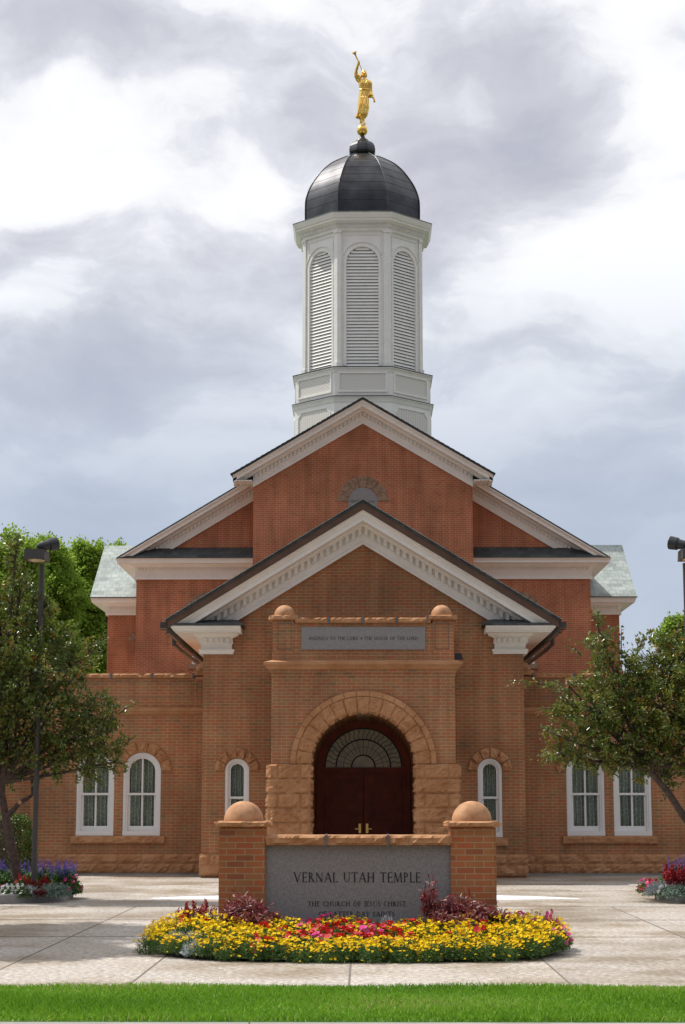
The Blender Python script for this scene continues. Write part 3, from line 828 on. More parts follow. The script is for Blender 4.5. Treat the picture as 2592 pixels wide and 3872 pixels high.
zs1 = zv(3160, YW); zp1 = zv(2917, YW)
wx = [abs(W(537, 3000, YW)[0]), abs(W(361, 3000, YW)[0])]
zs2 = zv(3165, YG); zp2 = zv(2869 + 45, YG)
for s in (-1, 1):
    for x in wx:
        w = window(s * x, YW, zs1, zp1, .415, .285, True, temple)
        hood(s * x, YW, zp1, .425, .655, 7, w)
    w = window(s * 2.69, YG, zs2, zp2, .255, .14, False, temple, trim=.075)
    hood(s * 2.69, YG, zp2, .265, .475, 6, w)
    mb = MB(); rock_block(mb, wall(YG), s * 2.69 - .37, s * 2.69 + .37, zs2 - .19, zs2 - .002, -.1, .05, .02, True, True)
    mb.build('stone_sill', 'sandstone', w)
    mb = MB(); xm = s * (wx[0] + wx[1]) / 2
    rock_block(mb, wall(YW), xm - 1.04, xm + 1.04, zs1 - .17, zs1 - .002, -.1, .06, .02, True, True)
    mb.build('stone_sill', 'sandstone', temple)

# --- gabled entrance hall
ZA, SL = 7.98, .614
mb = MB()
openings_wall(mb, wall(YG), -3.44, 3.44, 0, 4.9, [(-2.69, .258, zs2, zp2), (0, 1.062, 0, zsp), (2.69, .258, zs2, zp2)])
mb.poly([(-3.44, YG, 4.9), (3.44, YG, 4.9), (3.44, YG, ZA - .1 - SL * 3.44), (0, YG, ZA - .1), (-3.44, YG, ZA - .1 - SL * 3.44)])
for s in (-1, 1): mb.quad((s * 3.44, YG, 0), (s * 3.44, 61.4, 0), (s * 3.44, 61.4, ZA - .1 - SL * 3.44), (s * 3.44, YG, ZA - .1 - SL * 3.44))
mb.build('hall_wall', 'brick_new', temple)


def roof_gable(mb, Y0, Y1, za, sl, xe, th=.06):
    for s in (-1, 1):
        mb.box(0, 1, 0, 1, 0, 1, lambda a, b_, c: (s * xe * a, Y0 + (Y1 - Y0) * b_, za - sl * xe * a - th * (1 - c)))


def slate_edges(mb, Y0, za, sl, xe, n, o=.0):
    """small overlapping slate ends along the rake, a stepped edge"""
    for s in (-1, 1):
        for k in range(n):
            x0, x1 = xe * k / n, xe * (k + 1) / n + .02
            t0, t1 = .004, .020
            f = lambda a, b_, c: (s * (x0 + (x1 - x0) * a), Y0 - .03 + .4 * b_, za - sl * (x0 + (x1 - x0) * a) + (t0 + (t1 - t0) * a) * c)
            mb.box(0, 1, 0, 1, 0, 1, f)


def rake(mb, Y0, prof, za, sl, xe, zclip=None, xi=0.0, sides=(-1, 1)):
    """prof: (out, drop) polygon carried down both slopes"""
    for s in sides:
        rows = [[(s * xi, Y0 - o, za - d - sl * xi) for o, d in prof], []]
        for o, d in prof:
            x = xe if zclip is None else min(xe, max(xi + .01, (za - d - zclip) / sl))
            rows[1].append((s * x, Y0 - o, za - d - sl * x))
        mb.grid(rows, closed_u=True); mb.poly(rows[0]); mb.poly(rows[1][::-1])


def dentils_rake(mb, Y0, o0, o1, d0, d1, za, sl, x0, x1, pitch, wd, sides=(-1, 1)):
    for s in sides:
        x = x0
        while x < x1:
            f = lambda a, b_, c: (s * (x + wd * a), Y0 - o0 - (o1 - o0) * b_, za - d0 - (d1 - d0) * c - sl * (x + wd * a))
            mb.box(0, 1, 0, 1, 0, 1, f); x += pitch


def dentils_path(mb, path, o0, o1, z0, z1, pitch, wd, closed=False):
    n = len(path)
    for i in range(n if closed else n - 1):
        a = Vector(path[i]); b_ = Vector(path[(i + 1) % n]); d = b_ - a; L0 = d.length; d.normalize(); nn = Vector((d.y, -d.x))
        k = max(1, int((L0 + 2 * o0 * .4) / pitch)); st = (L0 - (k - 1) * pitch - wd) / 2
        for j in range(k):
            u = st + j * pitch
            f = lambda p, q, z: (a.x + d.x * (u + wd * p) + nn.x * (o0 + (o1 - o0) * q), a.y + d.y * (u + wd * p) + nn.y * (o0 + (o1 - o0) * q), z0 + (z1 - z0) * z)
            mb.box(0, 1, 0, 1, 0, 1, f)


mb = MB(); roof_gable(mb, YG - .72, 61.4, ZA, SL, 4.17)
rf = mb.build('hall_roof', 'slate_dark', temple)
mb = MB(); slate_edges(mb, YG - .72, ZA, SL, 4.19, 34); mb.build('slate_edge', 'slate_light', rf)
mb = MB(); rake(mb, YG, [(.59, .055), (.70, .055), (.68, .21), (.59, .21)], ZA, SL, 4.15); mb.build('rake_gutter', 'fascia_brown', rf)
zR = zv(2365, 39.18)
mb = MB()
rake(mb, YG, [(-.05, .10), (.64, .212), (.63, .24), (.60, .262), (.575, .30), (.575, .315), (.55, .318), (.55, .425), (.52, .43), (.20, .432), (.19, .47), (.16, .50), (-.05, .50)], ZA, SL, 4.12, zR)
rake(mb, YG, [(-.05, .49), (.062, .49), (.062, .645), (.075, .65), (.06, .80), (.085, .81), (.10, .85), (.10, .875), (-.05, .875)], ZA, SL, 4.0, zR)
rk = mb.build('raking_cornice', 'white_paint', temple)
mb = MB(); dentils_rake(mb, YG, .05, .14, .50, .648, ZA, SL, .03, 3.45, .138, .074)
mb.build('dentil_band', 'white_paint', rk)
zC1 = zv(2390, 39.22); zD0, zD1, zD2, zD3 = [zv(v, YG - .05) for v in (2412, 2429, 2455, 2473)]
for s in (-1, 1):
    def mir(p): return p if s < 0 else [(-x, y) for x, y in p[::-1]]
    mb = MB()
    mb.sweep([(-.02, zR - .03), (.66, zR - .004), (.64, zR - .05), (.60, zR - .09), (.60, zR - .10), (.56, zR - .105), (.56, zC1), (-.02, zC1)], mir([(-3.44, 61.3), (-3.44, YG), (-2.60, YG)]))
    bedp = [(-.02, zC1 + .002), (.20, zC1 + .002), (.19, zC1 - .03), (.14, zC1 - .05), (.09, zD0), (.065, zD0), (.065, zD1), (.075, zD1), (.075, zD1 - .03), (.05, zD1 - .03), (.05, zD2), (.10, zD2), (.10, zD2 - .04), (.08, zD3 + .03), (.085, zD3), (-.02, zD3)]
    mb.sweep(bedp, mir([(-3.44, 61.3), (-3.44, YG), (-2.87, YG), (-2.87, YG + .3)]))
    ec = mb.build('eaves_cornice', 'white_paint', temple)
    mb = MB(); dentils_path(mb, mir([(-3.44, 61.3), (-3.44, YG)]), .065, .11, zD1, zD0, .155, .09)
    dentils_path(mb, mir([(-3.44, YG), (-2.87, YG)]), .065, .115, zD1, zD0, .120, .065)
    mb.build('dentil_band', 'white_paint', ec)
    mb = MB()
    f = lambda x: x if s < 0 else -x
    mb.poly([(f(-4.12), YG - .68, zR + .002), (f(-2.53), YG - .68, zR + .002), (f(-2.53), YG - .68, zR + .035), (f(-4.12), YG - .68, zR + .035)])
    mb.poly([(f(-4.12), YG - .68, zR + .035), (f(-2.53), YG - .68, zR + .035), (f(-2.75), YG + .01, zR + .20), (f(-4.12), YG + .01, zR + .24)])
    mb.poly([(f(-2.53), YG - .68, zR + .0), (f(-2.53), YG - .68, zR + .035), (f(-2.75), YG + .01, zR + .20), (f(-2.53), YG, zR)])
    mb.build('return_roof', 'slate_dark', temple)
    mb = MB()
    ze = ZA - SL * 4.17
    mb.box(*sorted((f(-4.31), f(-4.17))), YG - .66, 61.2, ze - .19, ze - .06)
    mb.box(*sorted((f(-4.165), f(-4.11))), YG - .66, 61.2, ze - .30, ze - .07)
    for k in range(28): mb.box(*sorted((f(-4.33), f(-4.15))), YG - .3 + k * .78, YG - .3 + k * .78 + .03, ze - .20, ze - .05)
    mb.tube([(f(-4.24), YG + 1.5, ze - .15), (f(-4.24), YG + 1.6, ze - .34), (f(-4.16), YG + 2.4, ze - .42), (f(-4.10), YG + 9, ze - .42)], .05, 8)
    mb.build('gutter', 'gutter', temple)

# --- stone base, drawn round the hall and wings
def base_course(mb, Y, x0, x1, z0, z1, rows_, lw, of):
    zz = [z0 + (z1 - z0) * k / rows_ for k in range(rows_ + 1)]
    mb.box(x0 + .004, x1 - .004, Y - of + .005, Y + .03, z0 + .003, z1 - .003)
    for k in range(rows_):
        x = x0; first = True
        while x < x1 - .02:
            w_ = lw * random.uniform(.85, 1.15) * (.55 if first and k % 2 else 1)
            e = min(x1, x + w_)
            if x1 - e < lw * .35: e = x1
            rock_block(mb, wall(Y), x, e, zz[k], zz[k + 1], -.05, of, .030, False, False, g=.0035, dens=16)
            x = e; first = False


zb1 = zv(3229, YW); zb0 = zv(3301, YW)
for s in (-1, 1):
    mb = MB(); a, b_ = sorted((s * 3.47, s * 7.40))
    base_course(mb, YW, a, b_, zb0, zb1, 2, .47, .04); mb.build('stone_base', 'sandstone', temple)
    mb = MB(); a, b_ = sorted((s * 1.90, s * 3.48))
    base_course(mb, YG, a, b_, 0.05, zv(3231, YG), 2, .42, .04)
    mb.box(*sorted((s * 3.40, s * 3.475)), YG - .03, YW, .05, zv(3231, YG))
    mb.build('stone_base', 'sandstone', temple)
    mb = MB(); a, b_ = sorted((s * 3.4, s * 12)); mb.box(a, b_, YW - .10, YW + .3, -.02, zb0 - .003); mb.build('footing', 'kerb_grey', temple)

# --- wings
zw0, zw1 = zv(2565, YW), zv(2546, YW)
zbl0, zbl1 = zv(2703, YW), zv(2672, YW)
for s in (-1, 1):
    mb = MB()
    a, b_ = sorted((s * 3.44, s * 7.37))
    openings_wall(mb, wall(YW), a, b_, 0, zw0, [(s * x, .418, zs1, zp1) for x in wx])
    mb.quad((s * 7.37, YW, 0), (s * 7.37, 60, 0), (s * 7.37, 60, zw0), (s * 7.37, YW, zw0))
    a, b_ = sorted((s * 7.37, s * 13))
    mb.box(a, b_, YW + .8, 58, 0, zw0 - .01)
    mb.poly([(s * 3.44, YW + .01, zw0 - .02), (s * 7.37, YW + .01, zw0 - .02), (s * 7.37, 61, zw0 - .02), (s * 3.44, 61, zw0 - .02)])
    wg = mb.build('wing_wall', 'brick_new', temple)
    mb = MB()
    zp_a, zp_b = zv(2637, YW), zv(2578, YW)
    for (p, q) in ((3.83, 6.85), (3.52, 3.72), (6.98, 7.24)):
        a, b_ = sorted((s * p, s * q))
        for (x0, x1, z0, z1) in ((a, b_, zp_a, zp_a + .012), (a, b_, zp_b - .012, zp_b), (a, a + .012, zp_a + .012, zp_b - .012), (b_ - .012, b_, zp_a + .012, zp_b - .012)):
            mb.box(x0, x1, YW - .003, YW + .02, z0, z1)
    mb.build('panel_groove', 'joint', wg)
    mb = MB()
    pth = [(-7.37, 60), (-7.37, YW), (-3.40, YW)] if s < 0 else [(3.40, YW), (7.37, YW), (7.37, 60)]
    mb.sweep([(-.03, zbl1), (.07, zbl1 - .03), (.075, zbl1 - .10), (.055, zbl1 - .105), (.05, zbl0 + .03), (.0, zbl0), (-.03, zbl0)], pth)
    pth = [(-13, YW + .8), (-7.37, YW + .8)] if s < 0 else [(7.37, YW + .8), (13, YW + .8)]
    mb.sweep([(-.03, zbl1), (.07, zbl1 - .03), (.075, zbl1 - .10), (.055, zbl1 - .105), (.05, zbl0 + .03), (.0, zbl0), (-.03, zbl0)], pth)
    mb.build('belt_course', 'sandstone', temple)
    mb = MB(); x = 3.80; js = []
    while x < 6.9:
        e = min(x + .915, 6.92); a, b_ = sorted((s * (x + .01), s * (e - .01)))
        coping(mb, wall(YW), a, b_, zw0, zw1, -.3, .03); js.append(e); x = e
    mb.box(*sorted((s * 7.42, s * 13)), YW + .75, YW + 1.1, zw0, zw1)
    mb.build('coping', 'sandstone', wg)
    mb = MB()
    for e in js[:-1] + [3.79]: mb.box(s * e - .016, s * e + .016, YW - .06, YW + .3, zw0 - .004, zw1 + .006)
    mb.build('joint_strap', 'lead_strap', wg)
    for (p, q) in ((3.36, 3.78), (6.94, 7.45)):
        mb = MB(); a, b_ = sorted((s * p, s * q)); coping(mb, wall(YW), a, b_, zw1 - .05, zv(2534, YW), -.5, .05)
        mb.build('pier_cap', 'sandstone', wg)
        mb = MB(); hemiball(mb, s * (p + q) / 2 if p > 4 else s * 3.55, YW + .22, zv(2536, YW), .205); mb.build('ball_finial', 'sandstone_ball', wg, smooth=True)

# --- tall projecting bay of the old tabernacle
ZO, SO = 14.99, .591
zfloor = 4.0
mb = MB()
mb.poly([(-3.69, YO, 0), (3.69, YO, 0), (3.69, YO, ZO - .1 - SO * 3.69), (0, YO, ZO - .1), (-3.69, YO, ZO - .1 - SO * 3.69)])
for s in (-1, 1): mb.quad((s * 3.69, YO, 0), (s * 3.69, YS + 1, 0), (s * 3.69, YS + 1, ZO - .1 - SO * 3.69), (s * 3.69, YO, ZO - .1 - SO * 3.69))
bay = mb.build('bay_wall', 'brick_old', temple)
mb = MB(); roof_gable(mb, YO - .74, YS + 14, ZO, SO, 4.38); rf = mb.build('bay_roof', 'slate_dark', temple)
mb = MB(); slate_edges(mb, YO - .74, ZO, SO, 4.40, 26); mb.build('slate_edge', 'slate_dark', rf)


def old_rake(xi, xe, Y, za, sl, zc, sides=(-1, 1)):
    mb = MB()
    rake(mb, Y, [(-.05, .07), (.70, .07), (.69, .11), (.65, .14), (.62, .16), (.62, .175), (.60, .18), (.60, .265), (.56, .27), (.20, .272), (.18, .30), (.12, .335), (-.05, .335)], za, sl, xe, zc, xi, sides)
    rake(mb, Y, [(-.05, .33), (.025, .33), (.025, .475), (.045, .48), (.045, .66), (.07, .67), (.08, .75), (-.05, .75)], za, sl, min(xe, 3.70 if xi == 0 else 99), zc, xi, sides)
    rk = mb.build('raking_cornice', 'white_paint', temple)
    mb = MB(); dentils_rake(mb, Y, .02, .085, .345, .477, za, sl, xi + .04, min(xe, (za - .5 - zc) / sl) if zc else 3.62, .13, .07, sides)
    mb.build('dentil_band', 'white_paint', rk)


old_rake(0, 4.34, YO, ZO, SO, None)
ze = ZO - SO * 4.38
for s in (-1, 1):
    mb = MB()   # side eaves of the bay, boarded soffit
    for k in range(5):
        x0 = 3.70 + k * .125
        mb.box(*sorted((s * x0, s * (x0 + .118))), YO - .58, YS + 3, ze - .22 + .001 * k, ze - .19)
    mb.box(*sorted((s * 4.22, s * 4.34)), YO - .60, YS + 3, ze - .24, ze - .03)
    mb.build('soffit', 'white_paint', temple)
# round-headed granite plaque with stone surround
pcx, pcz = 0.0, zv(1897, YO)
mb = MB(); n = 24; fo = wall(YO); r_ = .485
mb.prism([(-r_, pcz - .9), (r_, pcz - .9)] + [(r_ * math.cos(PI * k / n), pcz + r_ * math.sin(PI * k / n)) for k in range(n + 1)], fo, -.02, .012)
gp = mb.build('granite_plaque', 'granite', temple)
mb = MB(); x0 = W(1326, 1895, YO)[0]
lettering(mb, fo, 'HOLINESS', x0, x0 + .52, zv(1900, YO), .09, .0125, .003)
lettering(mb, fo, 'TO THE', x0 + .60, x0 + .82, zv(1900, YO), .055, .0125, .003)
mb.build('lettering', 'letter_black', gp)
hood(0, YO, pcz, .49, .86, 7, gp, 'sandstone_old', .03)

# --- wide gable of the old tabernacle
ZS, SS = 14.79, .606
mb = MB()
for s in (-1, 1):
    mb.poly([(s * 3.69, YS, 0), (s * 7.72, YS, 0), (s * 7.72, YS, 10.0), (s * 3.69, YS, ZS - .1 - SS * 3.69)])
    mb.quad((s * 7.72, YS, 0), (s * 7.72, 92, 0), (s * 7.72, 92, 10.0), (s * 7.72, YS, 10.0))
mb.poly([(-7.72, 92, 0), (7.72, 92, 0), (7.72, 92, 10), (0, 92, ZS - .1), (-7.72, 92, 10)])
nw = mb.build('nave_wall', 'brick_old', temple)
mb = MB(); roof_gable(mb, YS - .66, 92.5, ZS, SS, 8.32); rf = mb.build('nave_roof', 'slate_dark', temple)
mb = MB()
zr0 = zv(2107, 62.0)
old_rake(3.70, 8.30, YS, ZS, SS, zr0, (-1,)); old_rake(3.70, 8.30, YS, ZS, SS, zr0, (1,))
zq = [zv(v, YS - .6) for v in (2107, 2127)] + [zv(v, YS - .05) for v in (2145, 2156, 2180, 2190)]
for s in (-1, 1):
    mb = MB()
    pth = [(-7.72, 92), (-7.72, YS), (-3.70, YS)] if s < 0 else [(3.70, YS), (7.72, YS), (7.72, 92)]
    mb.sweep([(-.02, zq[0] - .02), (.66, zq[0] - .02), (.64, zq[0] - .08), (.60, zq[0] - .11), (.60, zq[1]), (.20, zq[1]), (.17, zq[1] - .04), (.09, zq[2]), (.05, zq[2]), (.05, zq[3]), (.045, zq[3]), (.045, zq[4]), (.07, zq[4]), (.08, zq[5]), (-.02, zq[5])], pth)
    ec = mb.build('eaves_cornice', 'white_paint', temple)
    mb = MB(); dentils_path(mb, pth[1:] if s < 0 else pth[:2], .05, .10, zq[3], zq[2], .115, .06); mb.build('dentil_band', 'white_paint', ec)
    mb = MB(); z1 = zv(2070, YS)
    a, b_ = s * 3.70, s * 8.30
    mb.poly([(a, YS - .70, zr0), (b_, YS - .70, zr0), (b_ - s * .55, YS, z1), (a, YS, z1)])
    mb.poly([(a, YS - .70, zr0 - .035), (b_, YS - .70, zr0 - .035), (b_, YS - .70, zr0), (a, YS - .70, zr0)])
    mb.build('pent_roof', 'slate_dark', temple)
    # big arched window, mostly behind the hall roof
    cx = s * abs(W(790, 2330, YS)[0]); zc = zv(2333, YS)
    w = None
    mb = MB(); zsill = zv(2511, YS)
    arch_band(mb, wall(YS), cx, zsill + .08, zc, .44, .55, -.02, .03)
    mb.box(cx - .55, cx + .55, -.02, .04, zsill, zsill + .08, wall(YS))
    mb.box(cx - .03, cx + .03, -.01, .02, zsill + .08, zc + .44, wall(YS))
    w = mb.build('window', 'window_paint', temple)
    mb = MB(); mb.poly([(cx - .46, YS - .006, zsill), (cx + .46, YS - .006, zsill)] + [(cx + .46 * math.cos(PI * k / 16), YS - .006, zc + .46 * math.sin(PI * k / 16)) for k in range(17)])
    mb.build('pane', 'flood_black', w)
    hood(cx, YS, zc, .56, .87, 9, w, 'sandstone_old', .02)
    mb = MB(); mb.box(cx - .66, cx + .66, -.02, .08, zsill - .16, zsill - .004, wall(YS)); mb.build('stone_sill', 'sandstone_old', w)
    # transept
    mb = MB()
    xw = 9.23; YT = 66.6
    mb.quad((s * 7.7, YT, 0), (s * xw, YT, 0), (s * xw, YT, 9.0), (s * 7.7, YT, 9.0))
    mb.poly([(s * xw, YT, 0), (s * xw, 72.4, 0), (s * xw, 72.4, 9.0), (s * xw, 69.5, 10.9), (s * xw, YT, 9.0)])
    mb.quad((s * 7.7, 72.4, 0), (s * xw, 72.4, 0), (s * xw, 72.4, 9.0), (s * 7.7, 72.4, 9.0))
    mb.build('transept_wall', 'brick_old', temple)
    mb = MB(); zt0, zt1 = zv(2256, 66.0), zv(2062, 69.5)
    mb.poly([(s * 7.0, 66.0, zt0), (s * 9.80, 66.0, zt0), (s * 9.80, 69.5, zt1), (s * 5.4, 69.5, zt1)])
    mb.poly([(s * 7.0, 73.0, zt0), (s * 9.80, 73.0, zt0), (s * 9.80, 69.5, zt1), (s * 5.4, 69.5, zt1)])
    mb.build('transept_roof', 'slate_light', temple)
    mb = MB(); mb.box(*sorted((s * 7.72, s * 9.82)), 65.98, 66.02, zt0 - .035, zt0 - .002); mb.build('roof_edge', 'gutter', temple)
    mb = MB()
    q = [zv(v, YT - .55) for v in (2258, 2278)] + [zv(v, YT - .05) for v in (2293, 2303, 2316, 2325)]
    pth = [(-xw, 72.4), (-xw, YT), (-7.72, YT)] if s < 0 else [(7.72, YT), (xw, YT), (xw, 72.4)]
    mb.sweep([(-.02, q[0] - .01), (.56, q[0] - .01), (.53, q[0] - .12), (.50, q[1]), (.18, q[1]), (.08, q[2]), (.04, q[2]), (.04, q[4]), (.07, q[4]), (.07, q[5]), (-.02, q[5])], pth)
    ec = mb.build('eaves_cornice', 'white_paint', temple)
    mb = MB(); dentils_path(mb, pth[1:] if s < 0 else pth[:2], .04, .09, q[3], q[2], .115, .06); mb.build('dentil_band', 'white_paint', ec)
    cx = s * abs(W(520, 2425, YT)[0])
    hood(cx, YT, zv(2422, YT), .08, .32, 5, ec, 'sandstone_old', .02)

# --- steeple
CX, CY = 0.0, 76.0
A8 = [R(22.5 + 45 * k) for k in range(8)]


def oct_ring(ap, z): r_ = ap / math.cos(PI / 8); return [(CX + r_ * math.cos(a), CY + r_ * math.sin(a), z) for a in A8]


def oct_loft(mb, pts, cap=True):
    mb.grid([oct_ring(a, z) for a, z in pts], closed_u=True)
    if cap: mb.poly(oct_ring(*pts[-1])); mb.poly(oct_ring(*pts[0])[::-1])


def face_frame(k, ap):
    ph = k * PI / 4; n_ = (math.sin(ph), -math.cos(ph)); t_ = (math.cos(ph), math.sin(ph))
    return lambda u, o, z: (CX + n_[0] * (ap + o) + t_[0] * u, CY + n_[1] * (ap + o) + t_[1] * u, z)


zd = zv(1499, 73.1)   # drum eave
z2a, z2 = zv(1497, 73.2), zv(1387, 73.1)
stp = None
mb = MB()
oct_loft(mb, [(2.80, 11.0), (2.80, zd - .22), (2.83, zd - .20), (2.87, zd - .06), (2.92, zd - .03), (2.92, zd)])
base = mb.build('steeple_base', 'white_paint', temple)
mb = MB(); oct_loft(mb, [(2.93, zd + .001), (2.935, zd + .03), (2.70, zd + .10)]); mb.build('lead_flashing', 'gutter', base)
mb = MB(); mp_ = MB()
for k in range(8):
    f = face_frame(k, 2.80); h = 1.16 - .22; z1 = zd - .38; z0 = zd - 2.4
    cut = .16
    outl = [(-h, z0), (h, z0), (h, z1 - cut - .04), (h - cut * .5, z1 - cut * .9), (h - cut, z1 - cut * .25), (h - cut - .04, z1), (-h + cut + .04, z1), (-h + cut, z1 - cut * .25), (-h + cut * .5, z1 - cut * .9), (-h, z1 - cut - .04)]
    mp_.prism(outl, f, -.02, .006)
    for i in range(len(outl)):
        (x0, a0), (x1, a1) = outl[i], outl[(i + 1) % len(outl)]
        d = math.hypot(x1 - x0, a1 - a0); nx, nz = -(a1 - a0) / d * .022, (x1 - x0) / d * .022
        mb.prism([(x0 + nx, a0 + nz), (x0 - nx, a0 - nz), (x1 - nx, a1 - nz), (x1 + nx, a1 + nz)], f, .0, .03 + .0005 * i)
mb.build('panel_moulding', 'white_paint', base); mp_.build('boarded_panel', 'panel_vertical', base)

mb = MB()
oct_loft(mb, [(2.76, zd + .02), (2.76, z2 - .20), (2.79, z2 - .18), (2.83, z2 - .06), (2.88, z2 - .04), (2.88, z2)])
st2 = mb.build('steeple_plinth', 'white_paint', temple)
mb = MB(); oct_loft(mb, [(2.90, z2 + .001), (2.905, z2 + .03), (2.45, z2 + .13)]); mb.build('lead_flashing', 'gutter', st2)
mb = MB(); mp_ = MB()
za, zb = zv(1475, 73.2), zv(1411, 73.2)
for k in range(8):
    f = face_frame(k, 2.76); h = .93
    mp_.prism([(-h, za), (h, za), (h, zb), (-h, zb)], f, -.01, .006)
    for (x0, x1, a, b_) in ((-h - .07, h + .07, za - .07, za), (-h - .07, h + .07, zb, zb + .07), (-h - .07, -h, za, zb), (h, h + .07, za, zb)):
        mb.box(x0, x1, 0, .045, a, b_, f)
mb.build('panel_moulding', 'white_paint', st2); mp_.build('boarded_panel', 'panel_diagonal', st2)

# belfry with louvred arches
z3 = z2 + .10
zt = [zv(v, 73.5) for v in (871, 858, 845, 834, 813)]
mb = MB()
zsp8 = zv(992, 73.6); zsill8 = z2 + .15; rr = .655
for k in range(8):
    f = face_frame(k, 2.44); hw = 2.44 * math.tan(PI / 8)
    openings_wall(mb, f, -hw, hw, z3, zt[0], [(0, rr, zsill8, zsp8)], depth=.30, n=18)
bel = mb.build('belfry', 'white_paint', temple)
mb = MB()
for k in range(8):
    f = face_frame(k, 2.44)
    arch_band(mb, f, 0, zsill8, zsp8, rr + .01, rr + .10, -.01, .03)
    arch_band(mb, f, 0, zsp8 - .35, zsp8, rr + .20, rr + .235, -.01, .05, n=18)
    # raised spandrel panel edges
    zt_ = zt[0] - .14
    mb.box(-.72, .72, 0, .035, zt_ - .03, zt_, f)
    for s in (-1, 1): mb.box(*sorted((s * .72, s * .75)), 0, .035, zsp8 + .30, zt_, f)
    # inner edge strips beside the pilasters
    for s in (-1, 1): mb.box(*sorted((s * .80, s * .835)), 0, .025, z3 + .02, zt[0], f)
ap = 2.50
for k in range(8):
    f = face_frame(k, 2.44); hw = 2.50 * math.tan(PI / 8)
    for s in (-1, 1):
        u0, u1 = s * (hw - .175), s * hw
        mb.prism([(u0, z3), (u1, z3), (u1, zt[0]), (u0, zt[0])] if s > 0 else [(u1, z3), (u0, z3), (u0, zt[0]), (u1, zt[0])], f, 0, .06)
        for (zlo, zhi, e) in ((z3, z3 + .20, .05), (zt[0] - .09, zt[0], .04)):
            uu0, uu1 = s * (hw - .195), s * (hw + e * .414)
            uu0, uu1 = min(uu0, uu1), max(uu0, uu1)
            mb.box(uu0, uu1, .0, .06 + e, zlo, zhi, f)
mb.build('belfry_pilasters', 'white_paint', bel)
for k in range(8):
    f = face_frame(k, 2.44); mb = MB(); n = 37; pit = (zsp8 + rr - zsill8) / n
    for i in range(n):
        z = zsill8 + pit * i; zc = z + pit * .5
        h = rr if zc < zsp8 else math.sqrt(max(0, rr * rr - (zc - zsp8) ** 2))
        if h < .08: continue
        P_ = [f(-h, -.015, z), f(h, -.015, z), f(h, -.045, z), f(-h, -.045, z)]
        Q_ = [f(-h, -.075, z + pit * .90), f(h, -.075, z + pit * .90), f(h, -.10, z + pit * .90), f(-h, -.10, z + pit * .90)]
        nn = len(mb.v); mb.v += P_ + Q_
        for q in ((0, 1, 2, 3), (7, 6, 5, 4), (0, 4, 5, 1), (3, 2, 6, 7), (0, 3, 7, 4), (1, 5, 6, 2)): mb.f.append(tuple(nn + i_ for i_ in q))
    mb.build('louvre', 'white_paint', bel)
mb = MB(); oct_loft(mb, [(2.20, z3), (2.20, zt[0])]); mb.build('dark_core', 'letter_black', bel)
octp = [(x, y) for x, y, _ in oct_ring(2.44, 0)]
mb = MB()
oct_loft(mb, [(2.3, zt[0]), (2.53, zt[0]), (2.53, zt[0] + .05), (2.50, zt[0] + .06), (2.50, zt[1]), (2.56, zt[1]), (2.56, zt[2]), (2.62, zt[2]), (2.66, zt[2] + .05), (2.78, zt[2] + .07), (2.78, zt[3] + .02), (2.83, zt[3] + .05), (2.90, zt[4] - .03), (2.91, zt[4]), (2.3, zt[4] + .01)])
cor = mb.build('belfry_cornice', 'white_paint', temple)
mb = MB(); dentils_path(mb, [(x, y) for x, y, _ in oct_ring(2.56, 0)], .0, .055, zt[1] + .01, zt[2], .088, .045, closed=True); mb.build('dentil_band', 'white_paint', cor)
mb = MB(); oct_loft(mb, [(2.92, zt[4] + .012), (2.925, zt[4] + .04), (2.38, zt[4] + .17)]); mb.build('dome_flashing', 'slate_light', cor)

# dome: eight curved copper faces with lapped horizontal seams
dv = [(813, 2.385), (800, 2.39), (763.6, 2.36), (722, 2.21), (685, 1.98), (647.5, 1.68), (616, 1.32), (591.5, .88), (579, .60)]
prof = [(r_, zv(v, 75.4)) for v, r_ in dv]
prof[0] = (2.385, zt[4] + .10)


def prof_at(t):
    x = t * (len(prof) - 1); i = min(int(x), len(prof) - 2); f_ = x - i
    p0 = prof[max(i - 1, 0)]; p1 = prof[i]; p2 = prof[i + 1]; p3 = prof[min(i + 2, len(prof) - 1)]
    return tuple(.5 * (2 * p1[j] + (p2[j] - p0[j]) * f_ + (2 * p0[j] - 5 * p1[j] + 4 * p2[j] - p3[j]) * f_ ** 2 + (3 * p1[j] - p0[j] - 3 * p2[j] + p3[j]) * f_ ** 3) for j in (0, 1))


mb = MB()
NB, SUBD = 9, 6
for b_i in range(NB):
    seg = [prof_at((b_i + j / SUBD) / NB) for j in range(SUBD + 1)]
    pts = [(r_ + .009 * (1 - j / SUBD), z) for j, (r_, z) in enumerate(seg)]
    oct_loft(mb, pts, cap=False)
dm = mb.build('dome', 'dome_copper', temple, smooth=False)
mb = MB()
for a in A8:
    pts = [prof_at(i / 40) for i in range(41)]
    mb.tube([(CX + (r_ + .012) / math.cos(PI / 8) * math.cos(a), CY + (r_ + .012) / math.cos(PI / 8) * math.sin(a), z) for r_, z in pts], .028, 6)
mb.build('dome_rib', 'dome_copper', dm, smooth=True)
zc_ = [zv(v, 76) for v in (577, 572, 560, 548, 541, 534, 531, 522, 512)]
mb = MB(); oct_loft(mb, [(.50, zc_[0] - .12), (.555, zc_[0] - .03), (.555, zc_[1] + .02), (.53, zc_[2] + .02), (.47, zc_[3] + .0), (.39, zc_[4] + .0), (.30, zc_[5] - .05), (.25, zc_[5] - .02)])
cpz = mb.build('dome_cap', 'dome_copper', temple)
mb = MB(); mb.lathe(CX, CY, [(.27, zc_[5] - .06), (.27, zc_[5] + .03), (.22, zc_[5] + .05), (.15, zc_[6] + .09), (.08, zc_[7] + .12), (.055, zc_[8] + .05), (.06, zc_[8] + .15)], 20)
mb.build('finial_neck', 'gutter', cpz, smooth=True)
